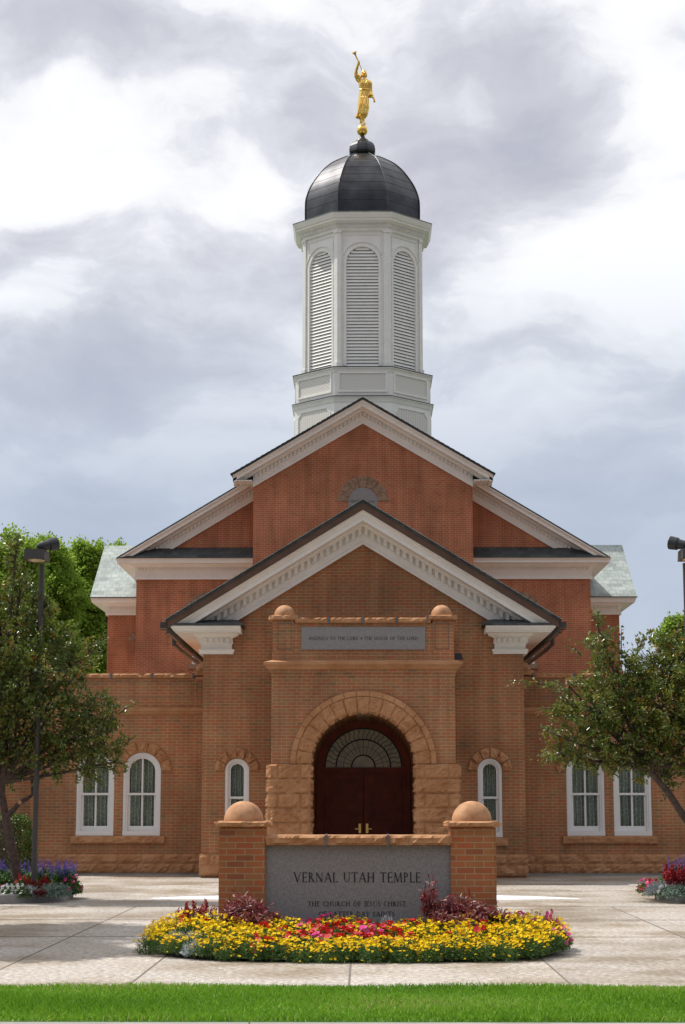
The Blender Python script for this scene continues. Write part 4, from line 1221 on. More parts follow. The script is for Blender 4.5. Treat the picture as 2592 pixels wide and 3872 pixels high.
# small black floodlight on the porch ledge
fl = empty('ledge_floodlight', (1.97, 38.0, zl0), 'small black box floodlight sitting on the right end of the porch ledge', 'floodlight')
mb = MB(); x0, z0 = 1.885, zl0 + .01
mb.prism([(x0, z0 + .01), (x0 + .16, z0 + .01), (x0 + .135, z0 + .12), (x0, z0 + .12)], wall(YP + .1), -.12, .02); mb.build('housing', 'flood_black', fl)
mb = MB(); mb.box(x0 - .005, x0 + .18, YP + .06, YP + .24, z0 - .006, z0 + .009); mb.build('lid', 'flood_black', fl)

# ------------------------------------------------------------------ gilded figure on the dome
figure = empty('gilded_statue', (0, 76, 29.8), 'gold leaf statue of a robed figure blowing a long trumpet on top of the dome', 'statue')


def G(x, y, dy=0.0):      # measured on an enlarged view of the figure
    X, Z = W(1250 + x / 5.856, 180 + y / 5.856, 76.0); return (X - .06, 76.0 + dy, Z)


mb = MB()
rows = []
robe = [(640, 752, 812, .8), (690, 748, 822, .75), (712, 700, 880, .5), (745, 655, 915, .5), (800, 650, 920, .52), (870, 662, 912, .55), (930, 676, 893, .55), (990, 670, 888, .58),
        (1080, 660, 884, .62), (1200, 650, 892, .66), (1330, 640, 894, .72), (1430, 626, 872, .8), (1500, 608, 846, .85), (1548, 592, 812, .85), (1572, 640, 800, .7)]
for (y, xl, xr, dp) in robe:
    c = G((xl + xr) / 2, y); hw = (G(xr, y)[0] - G(xl, y)[0]) / 2; row = []
    fold = max(0, (y - 950) / 600)
    for k in range(36):
        a = 2 * PI * k / 36
        f_ = 1 + fold * .13 * math.sin(a * 7 + y * .004) + (.03 * math.sin(a * 9 + y * .02) if y > 730 else 0)
        row.append((c[0] + hw * f_ * math.cos(a), c[1] + hw * dp * f_ * math.sin(a), c[2]))
    rows.append(row)
mb.grid(rows, closed_u=True); mb.poly(rows[0][::-1]); mb.poly(rows[-1])
# head: skull, jaw, nose, ears, hair
hc = Vector(G(772, 580)); hs = .165


def ell(c, rx, ry, rz, n=14):
    rr_ = []
    for i in range(1, n):
        t = PI * i / n
        rr_.append([(c[0] + rx * math.sin(t) * math.cos(2 * PI * k / 18), c[1] + ry * math.sin(t) * math.sin(2 * PI * k / 18), c[2] + rz * math.cos(t)) for k in range(18)])
    mb.grid(rr_, closed_u=True); mb.poly(rr_[0][::-1]); mb.poly(rr_[-1])


ell(hc + Vector((0, 0, .03)), .118, .14, .155)
ell(hc + Vector((0, -.03, -.06)), .085, .105, .11)
ell(hc + Vector((0, .05, .01)), .135, .12, .15)
ell(hc + Vector((0, -.145, -.005)), .02, .03, .035)
for s in (-1, 1):
    ell(hc + Vector((s * .05, -.115, .035)), .028, .025, .014); ell(hc + Vector((s * .122, .0, -.01)), .018, .03, .04)
    ell(hc + Vector((s * .10, .03, -.07)), .05, .07, .10)
ell(hc + Vector((0, -.125, -.07)), .035, .025, .018)
# arms with sleeves, hands with fingers
mb.tube([G(690, 740), G(655, 700, -.02), G(612, 625, -.08), G(600, 590, -.12), G(615, 510, -.18), G(640, 440, -.24), G(652, 400, -.27)], [.12, .135, .12, .085, .068, .055, .048], 14)
ell(Vector(G(655, 378, -.29)), .052, .05, .06)
for k in range(4): mb.tube([G(640 + 2 * k, 365 + 13 * k, -.33), G(662, 356 + 13 * k, -.36), G(682, 368 + 13 * k, -.32), G(678, 380 + 13 * k, -.27)], [.017, .017, .015, .012], 8)
mb.tube([G(668, 398, -.26), G(684, 392, -.25), G(690, 372, -.27)], [.018, .016, .012], 8)
mb.tube([G(880, 760), G(905, 800), G(915, 900, .02), G(918, 1000, .02), G(930, 1085, -.02)], [.115, .12, .095, .10, .13], 14)
mb.tube([G(930, 1060, -.02), G(962, 1100, -.05), G(992, 1135, -.07), G(1005, 1175, -.08)], [.06, .052, .042, .036], 12)
ell(Vector(G(1008, 1190, -.08)), .04, .03, .055)
for k in range(4): mb.tube([G(996 + 9 * k, 1200, -.09 + .01 * k), G(992 + 11 * k, 1222, -.10 + .01 * k), G(984 + 11 * k, 1238 - 3 * k, -.09 + .01 * k)], [.014, .013, .010], 8)
mb.tube([G(992, 1188, -.1), G(982, 1205, -.11), G(984, 1220, -.11)], [.015, .013, .010], 8)
# belt, legs and feet
mb.tube([G(676, 935, -.03), G(720, 942, -.12), G(780, 945, -.15), G(850, 942, -.12), G(893, 936, -.03), G(893, 936, .06), G(780, 936, .16), G(676, 935, .06), G(676, 935, -.03)], .022, 8)
mb.tube([G(740, 1540), G(755, 1600), G(760, 1650, -.02), G(775, 1690, -.04)], [.10, .085, .06, .055], 12)
mb.tube([G(765, 1685, .02), G(785, 1700, -.08), G(812, 1722, -.17)], [.06, .05, .03], 10)
mb.tube([G(720, 1530, .12), G(712, 1600, .16), G(702, 1650, .18), G(700, 1672, .14)], [.08, .06, .045, .03], 10)
# drapery folds laid down the skirt
for x0, x1, x2 in ((700, 690, 640), (740, 720, 690), (775, 765, 735), (815, 800, 765), (850, 850, 800), (760, 800, 850)):
    mb.tube([G(x0, 1120, -.24), G(x1, 1300, -.30), G(x2, 1530, -.31)], [.012, .032, .035], 8)
for x0, y0, x1, y1 in ((700, 740, 770, 930), (720, 720, 810, 920), (860, 730, 780, 925), (890, 780, 830, 930)):
    mb.tube([G(x0, y0, -.17), G((x0 + x1) / 2 - 8, (y0 + y1) / 2, -.215), G(x1, y1, -.20)], [.018, .022, .014], 8)
tmp = mb.build('figure_rough', 'gold', None)
rmod = tmp.modifiers.new('one_surface', 'REMESH'); rmod.mode = 'VOXEL'; rmod.voxel_size = .016; rmod.use_smooth_shade = True
smod = tmp.modifiers.new('soft', 'SMOOTH'); smod.factor = .5; smod.iterations = 2
me = bpy.data.meshes.new_from_object(tmp.evaluated_get(bpy.context.evaluated_depsgraph_get()))
me.transform(Matrix.Translation((0, -76, -29.8)))
bpy.data.objects.remove(tmp)
fg = bpy.data.objects.new('robed_figure', me); C.objects.link(fg); fg.parent = figure
me.polygons.foreach_set('use_smooth', [True] * len(me.polygons))
mb = MB()
m0, m1, m2 = Vector(G(742, 560, -.16)), Vector(G(655, 382, -.32)), Vector(G(592, 262, -.44)); m3 = Vector(G(563, 205, -.52))
mb.tube([m0, m1, m2, m2.lerp(m3, .35), m2.lerp(m3, .7), m3], [.016, .022, .034, .048, .075, .12], 20, cap=False)
mb.tube([m3, m2.lerp(m3, .72), m2.lerp(m3, .4), m2.lerp(m3, .1)], [.114, .066, .038, .01], 20, cap=False)
mb.build('trumpet', 'gold', figure, smooth=True)
mb = MB(); bc = (0.0, 76.0, zv(493, 76))
mb.lathe(bc[0], bc[1], [(.24 * math.sin(PI * k / 20), bc[2] - .24 * math.cos(PI * k / 20)) for k in range(1, 20)], 32)
mb.build('globe', 'gold', figure, smooth=True)

# ------------------------------------------------------------------ sign wall
YSG = 20.8
sign = empty('sign_wall', ((W(1352, 3400, YSG)[0]), YSG, 0), 'low granite and brick sign wall with two ball topped pillars behind the flower bed', 'sign')
sg = wall(YSG)
zs_ = {v: zv(v, YSG) for v in (3029, 3104, 3130, 3157, 3197, 3337, 3428, 3467)}
gx0, gx1 = W(1003, 3300, YSG)[0], W(1706, 3300, YSG)[0]
mb = MB(); mb.box(gx0 - .02, gx1 + .02, YSG + .05, YSG + .38, 0, zs_[3197]); gr = mb.build('granite_panel', 'granite', sign)
mb = MB(); fg_ = wall(YSG + .05)
lettering(mb, fg_, 'VERNAL UTAH TEMPLE', W(1111, 3337, YSG)[0], W(1593, 3337, YSG)[0], zs_[3337], .107, .0004, .002)
lettering(mb, fg_, 'THE CHURCH OF JESUS CHRIST', W(1164, 3428, YSG)[0], W(1536, 3428, YSG)[0], zs_[3428], .055, .0004, .002)
lettering(mb, fg_, 'OF LATTER-DAY SAINTS', W(1205, 3467, YSG)[0], W(1494, 3467, YSG)[0], zs_[3467], .055, .0004, .002)
mb.build('lettering', 'letter_black', gr)
js = [gx0, W(1234, 3177, YSG)[0], W(1468, 3177, YSG)[0], gx1]
mb = MB()
for a, b_ in zip(js, js[1:]): rock_block(mb, sg, a + .006, b_ - .006, zs_[3197], zs_[3157], -.42, .03, .028, True, True, g=.004, dens=34)
cp = mb.build('coping', 'sandstone', sign)
mb = MB()
for a in js[1:-1]: mb.box(a - .009, a + .009, YSG - .058, YSG + .4, zs_[3197] - .003, zs_[3157] + .004)
mb.build('joint_strap', 'lead_strap', cp)
for (a, b_) in ((828, 1003), (1706, 1878)):
    x0, x1 = W(a, 3300, YSG)[0], W(b_, 3300, YSG)[0]; xm = (x0 + x1) / 2
    mb = MB(); mb.box(x0, x1, YSG, YSG + .51, 0, zs_[3130]); pp = mb.build('brick_pillar', 'brick_sign', sign)
    mb = MB(); rock_block(mb, sg, x0 - .035, x1 + .035, zs_[3130] + .002, zs_[3104], -.55, .03, .03, True, True, g=.004, dens=34)
    mb.build('pillar_cap', 'sandstone', pp)
    mb = MB(); mb.lathe(xm, YSG + .25, [(.222, zs_[3104] - .004)] + [(.222 * math.cos(PI / 2 * k / 16), zs_[3104] + .218 * math.sin(PI / 2 * k / 16)) for k in range(16)] + [(.002, zs_[3104] + .2181)], 48)
    mb.build('ball_finial', 'sandstone_ball', pp, smooth=True)


# ------------------------------------------------------------------ lamps
def lamp(s, label):
    xb = abs(W(130, 3300, 30.8)[0]); x0 = s * xb
    root = empty('street_lamp', (x0, 30.8, 0), label, 'lamp')
    zt = zv(2138, 30.8)
    mb = MB(); mb.tube([(x0, 30.8, .05), (x0, 30.8, zt + .03)], .045, 16); mb.lathe(x0, 30.8, [(.09, .05), (.09, .16), (.05, .2)], 16)
    mb.build('pole', 'dark_metal', root, smooth=False)
    xh = s * abs(W(138, 2100, 30.6)[0]); z0, z1 = zv(2137, 30.45), zv(2073, 30.45)
    z0, z1 = zv(2111, 30.4), zv(2073, 30.4)
    mb = MB()
    y0, y1, x_a, x_b = 30.4, 30.9, xh - .165, xh + .165
    mb.poly([(x_a, y0, z1), (x_b, y0, z1), (x_b, y1, z1), (x_a, y1, z1)])
    for q in ([(x_a, y0), (x_b, y0)], [(x_b, y0), (x_b, y1)], [(x_b, y1), (x_a, y1)], [(x_a, y1), (x_a, y0)]):
        (a, b_), (c, d) = q
        ex = lambda x: xh + (x - xh) * 1.05
        ey = lambda y: 30.65 + (y - 30.65) * 1.05
        mb.poly([(a, b_, z1), (c, d, z1), (ex(c), ey(d), z0), (ex(a), ey(b_), z0)])
    # underside frame round an oval lens
    n = 28; el = [(xh + .135 * math.cos(2 * PI * k / n), 30.65 + .205 * math.sin(2 * PI * k / n), z0 + .003) for k in range(n)]
    sq = []
    for k in range(n):
        a = 2 * PI * k / n; c_, s_ = math.cos(a), math.sin(a); m_ = max(abs(c_), abs(s_))
        sq.append((xh + .1733 * c_ / m_, 30.65 + .2625 * s_ / m_, z0))
    mb.grid([el, sq], closed_u=True)
    hd = mb.build('lamp_head', 'dark_metal', root)
    mb = MB(); mb.grid([el, [(xh + (x - xh) * .6, 30.65 + (y - 30.65) * .6, z0 + .04) for x, y, z in el]], closed_u=True)
    mb.poly([(xh + (x - xh) * .6, 30.65 + (y - 30.65) * .6, z0 + .04) for x, y, z in el]); mb.build('lens', 'lamp_lens', hd, smooth=True)
    # floodlight aimed at the statue
    fx = xh - s * .10; p0 = Vector((fx, 30.62, z1 + .075)); d = Vector((-s * .82, .45, .22)).normalized()
    mb = MB()
    mb.tube([p0 - d * .10, p0 - d * .07, p0, p0 + d * .10, p0 + d * .12, p0 + d * .25, p0 + d * .26], [.035, .062, .075, .085, .105, .115, .11], 18)
    fl_ = mb.build('floodlight', 'flood_black', root, smooth=False)
    mb = MB(); mb.tube([(fx, 30.62, z1), (fx, 30.62, z1 + .07)], .022, 8); mb.box(fx - .05, fx + .05, 30.56, 30.68, z1 + .001, z1 + .015); mb.build('bracket', 'flood_black', fl_)


lamp(-1, 'tall dark square headed lamp with a floodlight on it, rising through the left tree')
lamp(1, 'dark square headed lamp with a floodlight, cut off by the right photo edge')


# ------------------------------------------------------------------ foliage
def leaves(P, ln, wd, rnd=None, up=.25, dirs=None, fold=.25, droop=0.0):
    """one folded leaf quad pair at each point of P -> verts, faces, per-face random"""
    n = len(P)
    d = rng.normal(size=(n, 3)) if dirs is None else dirs + rng.normal(size=(n, 3)) * .35
    d[:, 2] -= droop
    d /= np.linalg.norm(d, axis=1)[:, None]
    u = rng.normal(size=(n, 3)) * (1 - up); u[:, 2] += up * 2
    sd = np.cross(d, u); sd /= (np.linalg.norm(sd, axis=1)[:, None] + 1e-9)
    nn = np.cross(sd, d)
    L_ = (ln * rng.uniform(.7, 1.25, n))[:, None]; w_ = (wd * rng.uniform(.75, 1.2, n))[:, None]
    b0 = P; tip = P + d * L_
    a = P + d * L_ * .45 + sd * w_ * .5 + nn * w_ * fold; c = P + d * L_ * .45 - sd * w_ * .5 + nn * w_ * fold
    V = np.stack([b0, a, tip, c], 1).reshape(-1, 3)
    i = np.arange(n)[:, None] * 4
    Fc = np.concatenate([i + [0, 1, 2], i + [0, 2, 3]], 1).reshape(-1, 3)
    r_ = rng.random(n) if rnd is None else rnd
    return V, Fc, np.repeat(r_, 2)


def mesh_from(name, parts, mat, parent=None, loc=(0, 0, 0)):
    V = []; Fs = []; Rr = []; off = 0
    for v, f, r_ in parts:
        V.append(v); Fs.append(f + off); Rr.append(r_); off += len(v)
    V = np.concatenate(V); Fs = np.concatenate(Fs); Rr = np.concatenate(Rr)
    o_ = np.array(origin_of(parent)) if parent is not None else np.array(loc, float)
    V = V - o_
    me = bpy.data.meshes.new(name)
    k = Fs.shape[1]
    me.vertices.add(len(V)); me.vertices.foreach_set('co', V.ravel().astype(np.float32))
    me.loops.add(Fs.size); me.loops.foreach_set('vertex_index', Fs.ravel().astype(np.int32))
    me.polygons.add(len(Fs)); me.polygons.foreach_set('loop_start', (np.arange(len(Fs)) * k).astype(np.int32))
    try: me.polygons.foreach_set('loop_total', np.full(len(Fs), k, np.int32))
    except Exception: pass
    me.update(calc_edges=True)
    at = me.attributes.new('rnd', 'FLOAT', 'FACE'); at.data.foreach_set('value', Rr.astype(np.float32))
    me.materials.append(MATS[mat])
    o = bpy.data.objects.new(name, me); C.objects.link(o)
    if parent is not None: o.parent = parent
    else: o.location = loc
    return o


def crown_points(lobes, n, skin=.55):
    """lobes: (x, y, z, rx, ry, rz); points drawn by volume, crowded towards the outside of each lobe"""
    vol = np.array([a[3] * a[4] * a[5] for a in lobes]) ** .8; vol /= vol.sum()
    idx = rng.choice(len(lobes), n, p=vol); lb = np.array(lobes)[idx]
    d = rng.normal(size=(n, 3)); d /= np.linalg.norm(d, axis=1)[:, None]
    r_ = rng.random(n) ** (1 / 3) * (1 - skin) + skin * rng.random(n) ** .22
    r_ *= (1 + .30 * np.sin(d[:, 0] * 7 + d[:, 2] * 9 + idx) * np.cos(d[:, 1] * 8 + idx * 2))
    return lb[:, :3] + d * r_[:, None] * lb[:, 3:], idx


def tree(name, label, cat, base, fork, lobes, nclus, perc, crad, ln, wd, mat, trad, twig=.012, group=None, wisps=(), trunkpath=None, droop=.0):
    root = empty(name, base, label, cat, group)
    P, idx = crown_points(lobes, nclus)
    mb = MB()
    base_ = Vector(base); fork_ = Vector(fork)
    tp = [Vector(p) for p in trunkpath] if trunkpath else [base_, base_.lerp(fork_, .5) + Vector((.05, .03, 0)), fork_]
    mb.tube(tp, [trad * (1 - .45 * i / (len(tp) - 1)) for i in range(len(tp))], 12)
    for i, lb in enumerate(lobes):
        c = Vector(lb[:3]); mid = fork_.lerp(c, .5) + Vector((random.uniform(-.1, .1), random.uniform(-.1, .1), -.05)) * max(lb[3], .5)
        mb.tube([fork_, mid, c], [trad * .42, trad * .3, trad * .16], 8)
        sel = np.where(idx == i)[0][:int(max(6, nclus / len(lobes) * .35))]
        for j in sel:
            q = Vector(P[j]); m_ = c.lerp(q, .5) + Vector((random.uniform(-1, 1), random.uniform(-1, 1), random.uniform(-.6, .2))) * .08 * (q - c).length
            mb.tube([c, m_, q], [trad * .10, trad * .05 + twig * .2, twig * .25], 5, cap=False)
    WP = []
    for w_ in wisps:      # long free shoots beyond the crown
        a, b_ = Vector(w_[0]), Vector(w_[1]); nw_ = w_[2]
        mb.tube([a, a.lerp(b_, .5) + Vector((0, 0, .03)), b_], [twig, twig * .8, twig * .3], 5)
        for k in range(nw_):
            WP.append(a.lerp(b_, (k + .5) / nw_) + Vector((random.gauss(0, w_[3]), random.gauss(0, w_[3]), random.gauss(0, w_[3]))))
    mb.build('trunk', 'bark', root, smooth=True, normals=False)
    # leaves set along short random shoots
    dirs = P - np.array(lobes)[idx][:, :3]; dirs /= (np.linalg.norm(dirs, axis=1)[:, None] + 1e-6)
    dirs = dirs * .7 + rng.normal(size=dirs.shape) * .55; dirs[:, 2] += .15
    dirs /= np.linalg.norm(dirs, axis=1)[:, None]
    t = rng.uniform(-1, 1, (nclus, perc, 1)) * crad
    Q = P[:, None, :] + dirs[:, None, :] * t + rng.normal(size=(nclus, perc, 3)) * crad * .28
    Q = Q.reshape(-1, 3); D = np.repeat(dirs, perc, 0)
    base_r = np.repeat(rng.random(nclus) * .55, perc) + rng.random(len(Q)) * .45
    hue = np.clip(base_r ** 1.1, 0, 1)
    parts = [leaves(Q, ln, wd, hue, up=.3, dirs=D + rng.normal(size=D.shape) * .5, droop=droop)]
    if WP:
        WPa = np.array([tuple(p) for p in WP]); parts.append(leaves(WPa, ln, wd, rng.random(len(WPa)), up=.3))
    mesh_from('crown', parts, mat, root)
    return root


def PX(u, v, Y):
    x, z = W(u, v, Y); return (x, Y, z)


def lobes_px(lst, Y, pxm):
    out = []
    for l in lst:
        u, v, ru, rv = l[:4]; dy = l[4] if len(l) > 4 else 0.0; ry = l[5] if len(l) > 5 else max(ru, rv) * .85 / pxm
        x, z = W(u, v, Y); out.append((x, Y + dy, z, ru / pxm, ry, rv / pxm))
    return out


YT1 = 31.0
lt = lobes_px([(40, 2420, 190, 170, .2), (-60, 2620, 230, 230, 0), (120, 2560, 200, 150, -.3), (190, 2420, 120, 70, .3), (70, 2250, 80, 110, .1), (58, 2110, 30, 110, 0, .14), (150, 2330, 60, 90, 0, .3),
               (140, 2700, 190, 130, .2), (330, 2690, 120, 90, 0), (420, 2700, 70, 55, .1), (270, 2800, 150, 100, .2), (400, 2800, 90, 100, -.1), (440, 2880, 55, 60, 0), (170, 2880, 130, 60, 0), (340, 2900, 70, 80, -.1),
               (20, 2830, 150, 110, .2), (-150, 2850, 160, 110, 0), (-190, 2380, 200, 240, .2), (260, 2520, 110, 70, .1), (330, 2470, 50, 50, 0), (30, 2920, 60, 40, 0), (-20, 2060, 22, 60, .3, .12)], YT1, 226)
tree('plum_tree', 'left small tree with glossy bronze green leaves, growing in the planter beside the lamp', 'tree',
     PX(72, 3345, YT1), PX(10, 2960, YT1), lt, 1550, 22, .12, .075, .040, 'leaf_near', .085,
     wisps=[(PX(330, 2470, YT1), PX(400, 2400, YT1), 26, .03), (PX(450, 2700, YT1), PX(520, 2660, YT1), 26, .03), (PX(470, 2820, YT1), PX(520, 2780, YT1), 24, .03), (PX(60, 2120, YT1), PX(62, 2010, YT1), 20, .02), (PX(120, 2300, YT1), PX(150, 2200, YT1), 24, .03)],
     trunkpath=[PX(72, 3345, YT1), PX(45, 3200, YT1), PX(22, 3090, YT1), PX(8, 3000, YT1), PX(12, 2900, YT1)])
# the pruned side limb of the left tree
mb = MB(); mb.tube([PX(22, 3090, YT1 - .02), PX(55, 3060, YT1 - .05), PX(75, 3035, YT1 - .07), PX(100, 3022, YT1 - .05), PX(125, 3005, YT1), PX(120, 2930, YT1), PX(105, 2850, YT1)], [.05, .045, .042, .036, .03, .022, .016], 10)
lroot = [o for o in bpy.data.objects if o.name == 'plum_tree'][0]
mb.build('limb', 'bark', lroot, smooth=True, normals=False)
mb = MB(); mb.tube([PX(75, 3034, YT1 - .09), PX(75, 3034, YT1 - .14)], .034, 12); mb.build('cut_limb', 'bark_cut', lroot)

rt = lobes_px([(2360, 2580, 130, 110, .1), (2250, 2680, 130, 90, -.1), (2270, 2460, 60, 90, .1), (2262, 2370, 24, 55, 0, .12), (2480, 2500, 110, 110, .2), (2360, 2760, 170, 120, 0), (2500, 2680, 150, 130, -.2),
               (2200, 2810, 110, 80, .2), (2120, 2850, 65, 60, 0), (2300, 2870, 110, 50, 0), (2620, 2560, 170, 190, .1), (2640, 2780, 160, 150, .1), (2480, 2840, 130, 100, .2), (2150, 2590, 90, 32, 0, .25),
               (2140, 2690, 70, 50, .1), (2560, 2440, 60, 60, 0), (2330, 2890, 60, 50, -.1), (2760, 2650, 180, 240, 0), (2540, 2930, 60, 60, .1), (2780, 2850, 160, 140, 0), (2080, 2770, 30, 25, 0, .15)], YT1, 226)
tree('plum_tree', 'right small tree with glossy bronze green leaves, its limb leaning in from the photo edge', 'tree',
     PX(2690, 3345, YT1), PX(2450, 2905, YT1), rt, 1550, 22, .12, .075, .040, 'leaf_near', .085,
     wisps=[(PX(2070, 2590, YT1), PX(1925, 2577, YT1), 60, .03), (PX(2262, 2380, YT1), PX(2262, 2312, YT1), 18, .02), (PX(2350, 2480, YT1), PX(2350, 2370, YT1), 26, .03), (PX(2420, 2450, YT1), PX(2440, 2420, YT1), 22, .03),
            (PX(2110, 2680, YT1), PX(2030, 2690, YT1), 20, .02), (PX(2120, 2870, YT1), PX(2060, 2890, YT1), 24, .03), (PX(2560, 2420, YT1), PX(2570, 2340, YT1), 22, .03), (PX(2200, 2480, YT1), PX(2150, 2440, YT1), 22, .03), (PX(2510, 2440, YT1), PX(2505, 2400, YT1), 18, .03)],
     trunkpath=[PX(2690, 3345, YT1), PX(2680, 3230, YT1), PX(2640, 3150, YT1), PX(2585, 3085, YT1), PX(2530, 3000, YT1), PX(2450, 2905, YT1)])

# street tree just outside the left edge, whose shade falls across the pavement
st_l = [(-7.3, 23.4, 5.0, 1.5, 2.2, 1.1), (-6.8, 21.8, 5.3, 1.2, 1.1, .8), (-6.9, 25.2, 5.2, 1.2, 1.3, .9), (-8.4, 22.6, 5.0, 1.3, 1.4, 1.1), (-8.0, 24.6, 5.6, 1.3, 1.3, 1.0)]
tree('street_tree', 'street tree left of the frame, shading the pavement beside the flower bed', 'tree', (-7.8, 23.4, 0), (-7.8, 23.4, 3.2), st_l, 2600, 26, .2, .11, .07, 'leaf_near', .11)

# trees far behind
YF = 96.0
FT = [('bright green broad tree far behind, at the left edge of the photo', [(40, 2150, 130, 110), (-60, 2200, 130, 150), (70, 2080, 80, 70), (60, 2300, 150, 110), (-20, 2420, 160, 160), (52, 2020, 32, 32)], (20, 2800)),
      ('bright green tree far behind, rising just right of the left lamp head', [(180, 2120, 90, 80), (170, 2060, 60, 50), (220, 2230, 110, 110), (160, 2350, 120, 130), (230, 2480, 120, 110), (120, 2200, 70, 80)], (190, 2800)),
      ('bright green tree far behind, touching the left pale slate roof', [(320, 2120, 70, 70), (300, 2060, 40, 45), (355, 2080, 50, 50), (340, 2230, 100, 90), (300, 2350, 110, 110), (350, 2450, 90, 110), (440, 2120, 60, 70), (450, 2065, 30, 35), (370, 2540, 60, 60)], (330, 2800))]
for i, (lab, l, b_) in enumerate(FT):
    lo = lobes_px([(a, b + 28, c, d) for a, b, c, d in l], YF + i * 4, 72)
    x, z = W(b_[0], b_[1], YF + i * 4)
    tree('broadleaf_tree', lab, 'tree', (x, YF + i * 4, 0), (x, YF + i * 4, 5.5), lo, 1700, 26, .42, .20, .14, 'leaf_far', .35, twig=.03, group='trees far behind the temple')
lo = lobes_px([(2560, 2378, 38, 34), (2510, 2420, 24, 22), (2590, 2430, 50, 40), (2620, 2380, 50, 45), (2540, 2450, 20, 16)], 92, 74)
x, _ = W(2640, 2800, 92)
tree('broadleaf_tree', 'pale green tree far behind, beside the right lamp pole above the plum tree', 'tree', (x, 92, 0), PX(2600, 2520, 92), lo, 700, 26, .32, .18, .12, 'leaf_far', .25, twig=.03, group='trees far behind the temple')

# clipped hedge bush at far left
hx1 = W(106, 3150, 40.0)[0]
hedge = empty('clipped_bush', (hx1 - 1.0, 40.0, 0), 'clipped square green bush against the left wall behind the planter', 'bush')
n = 9000; P = rng.uniform(-1, 1, (n, 3)); ax = rng.integers(0, 3, n); P[np.arange(n), ax] = np.sign(P[np.arange(n), ax]) * rng.uniform(.86, 1.02, n)
P = P / (np.linalg.norm(P, ord=6, axis=1)[:, None] ** .8 + 1e-6)
hz = zv(3078, 40.0)
P = P * np.array([1.15, .62, hz / 2 * .98]) + np.array([hx1 - 1.13, 40.0, hz / 2])
P += rng.normal(size=P.shape) * .025
mesh_from('foliage', [leaves(P, .06, .035, up=.4)], 'leaf_hedge', hedge)
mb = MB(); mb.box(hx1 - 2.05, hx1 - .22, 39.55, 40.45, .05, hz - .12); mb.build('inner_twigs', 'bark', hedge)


# ------------------------------------------------------------------ bedding plants
def petals(P, r_, n=5, tilt=.5, rnd=None, wide=.9):
    """flat little flowers of n petals, facing up and outwards"""
    m_ = len(P); nn = rng.normal(size=(m_, 3)) * tilt; nn[:, 2] += 1.0; nn[:, 1] -= .35
    nn /= np.linalg.norm(nn, axis=1)[:, None]
    a = np.cross(nn, rng.normal(size=(m_, 3))); a /= np.linalg.norm(a, axis=1)[:, None]; b_ = np.cross(nn, a)
    rr_ = (r_ * rng.uniform(.75, 1.2, m_))[:, None]
    V = []; 
    for k in range(n):
        t = 2 * PI * k / n; w_ = PI / n * wide
        for ang, q in ((t, .12), (t - w_, .75), (t, 1.0), (t + w_, .75)):
            V.append(P + (a * math.cos(ang) + b_ * math.sin(ang)) * rr_ * q + nn * rr_ * (.18 * q))
    V = np.stack(V, 1).reshape(-1, 3)
    i = np.arange(m_)[:, None] * 4 * n
    Fc = np.concatenate([i + [4 * k, 4 * k + 1, 4 * k + 2, 4 * k + 3] for k in range(n)], 1).reshape(-1, 4)
    r0 = rng.random(m_) if rnd is None else rnd
    return V, Fc, np.repeat(r0, n)


def dome_pts(n, r_, h, lo=.15, skin=.5):
    d = rng.normal(size=(n, 3)); d /= np.linalg.norm(d, axis=1)[:, None]; d[:, 2] = np.abs(d[:, 2])
    q = (skin + (1 - skin) * rng.random(n))[:, None]
    return d * q * np.array([r_, r_, h])


def stems(n, r_, h, wd=.004):
    """thin blade stems fanning from the crown"""
    a = rng.uniform(0, 2 * PI, n); q = np.sqrt(rng.random(n)) * r_
    tip = np.stack([q * np.cos(a), q * np.sin(a), h * rng.uniform(.75, 1.0, n) * np.sqrt(1 - .6 * (q / r_) ** 2)], 1)
    base = tip * np.array([.25, .25, 0]); sd = rng.normal(size=(n, 3)); sd[:, 2] = 0; sd /= np.linalg.norm(sd, axis=1)[:, None]
    V = np.stack([base - sd * wd, base + sd * wd, tip + sd * wd * .5, tip - sd * wd * .5], 1).reshape(-1, 3)
    i = np.arange(n)[:, None] * 4
    return (V, (i + [0, 1, 2, 3]), rng.random(n)), tip


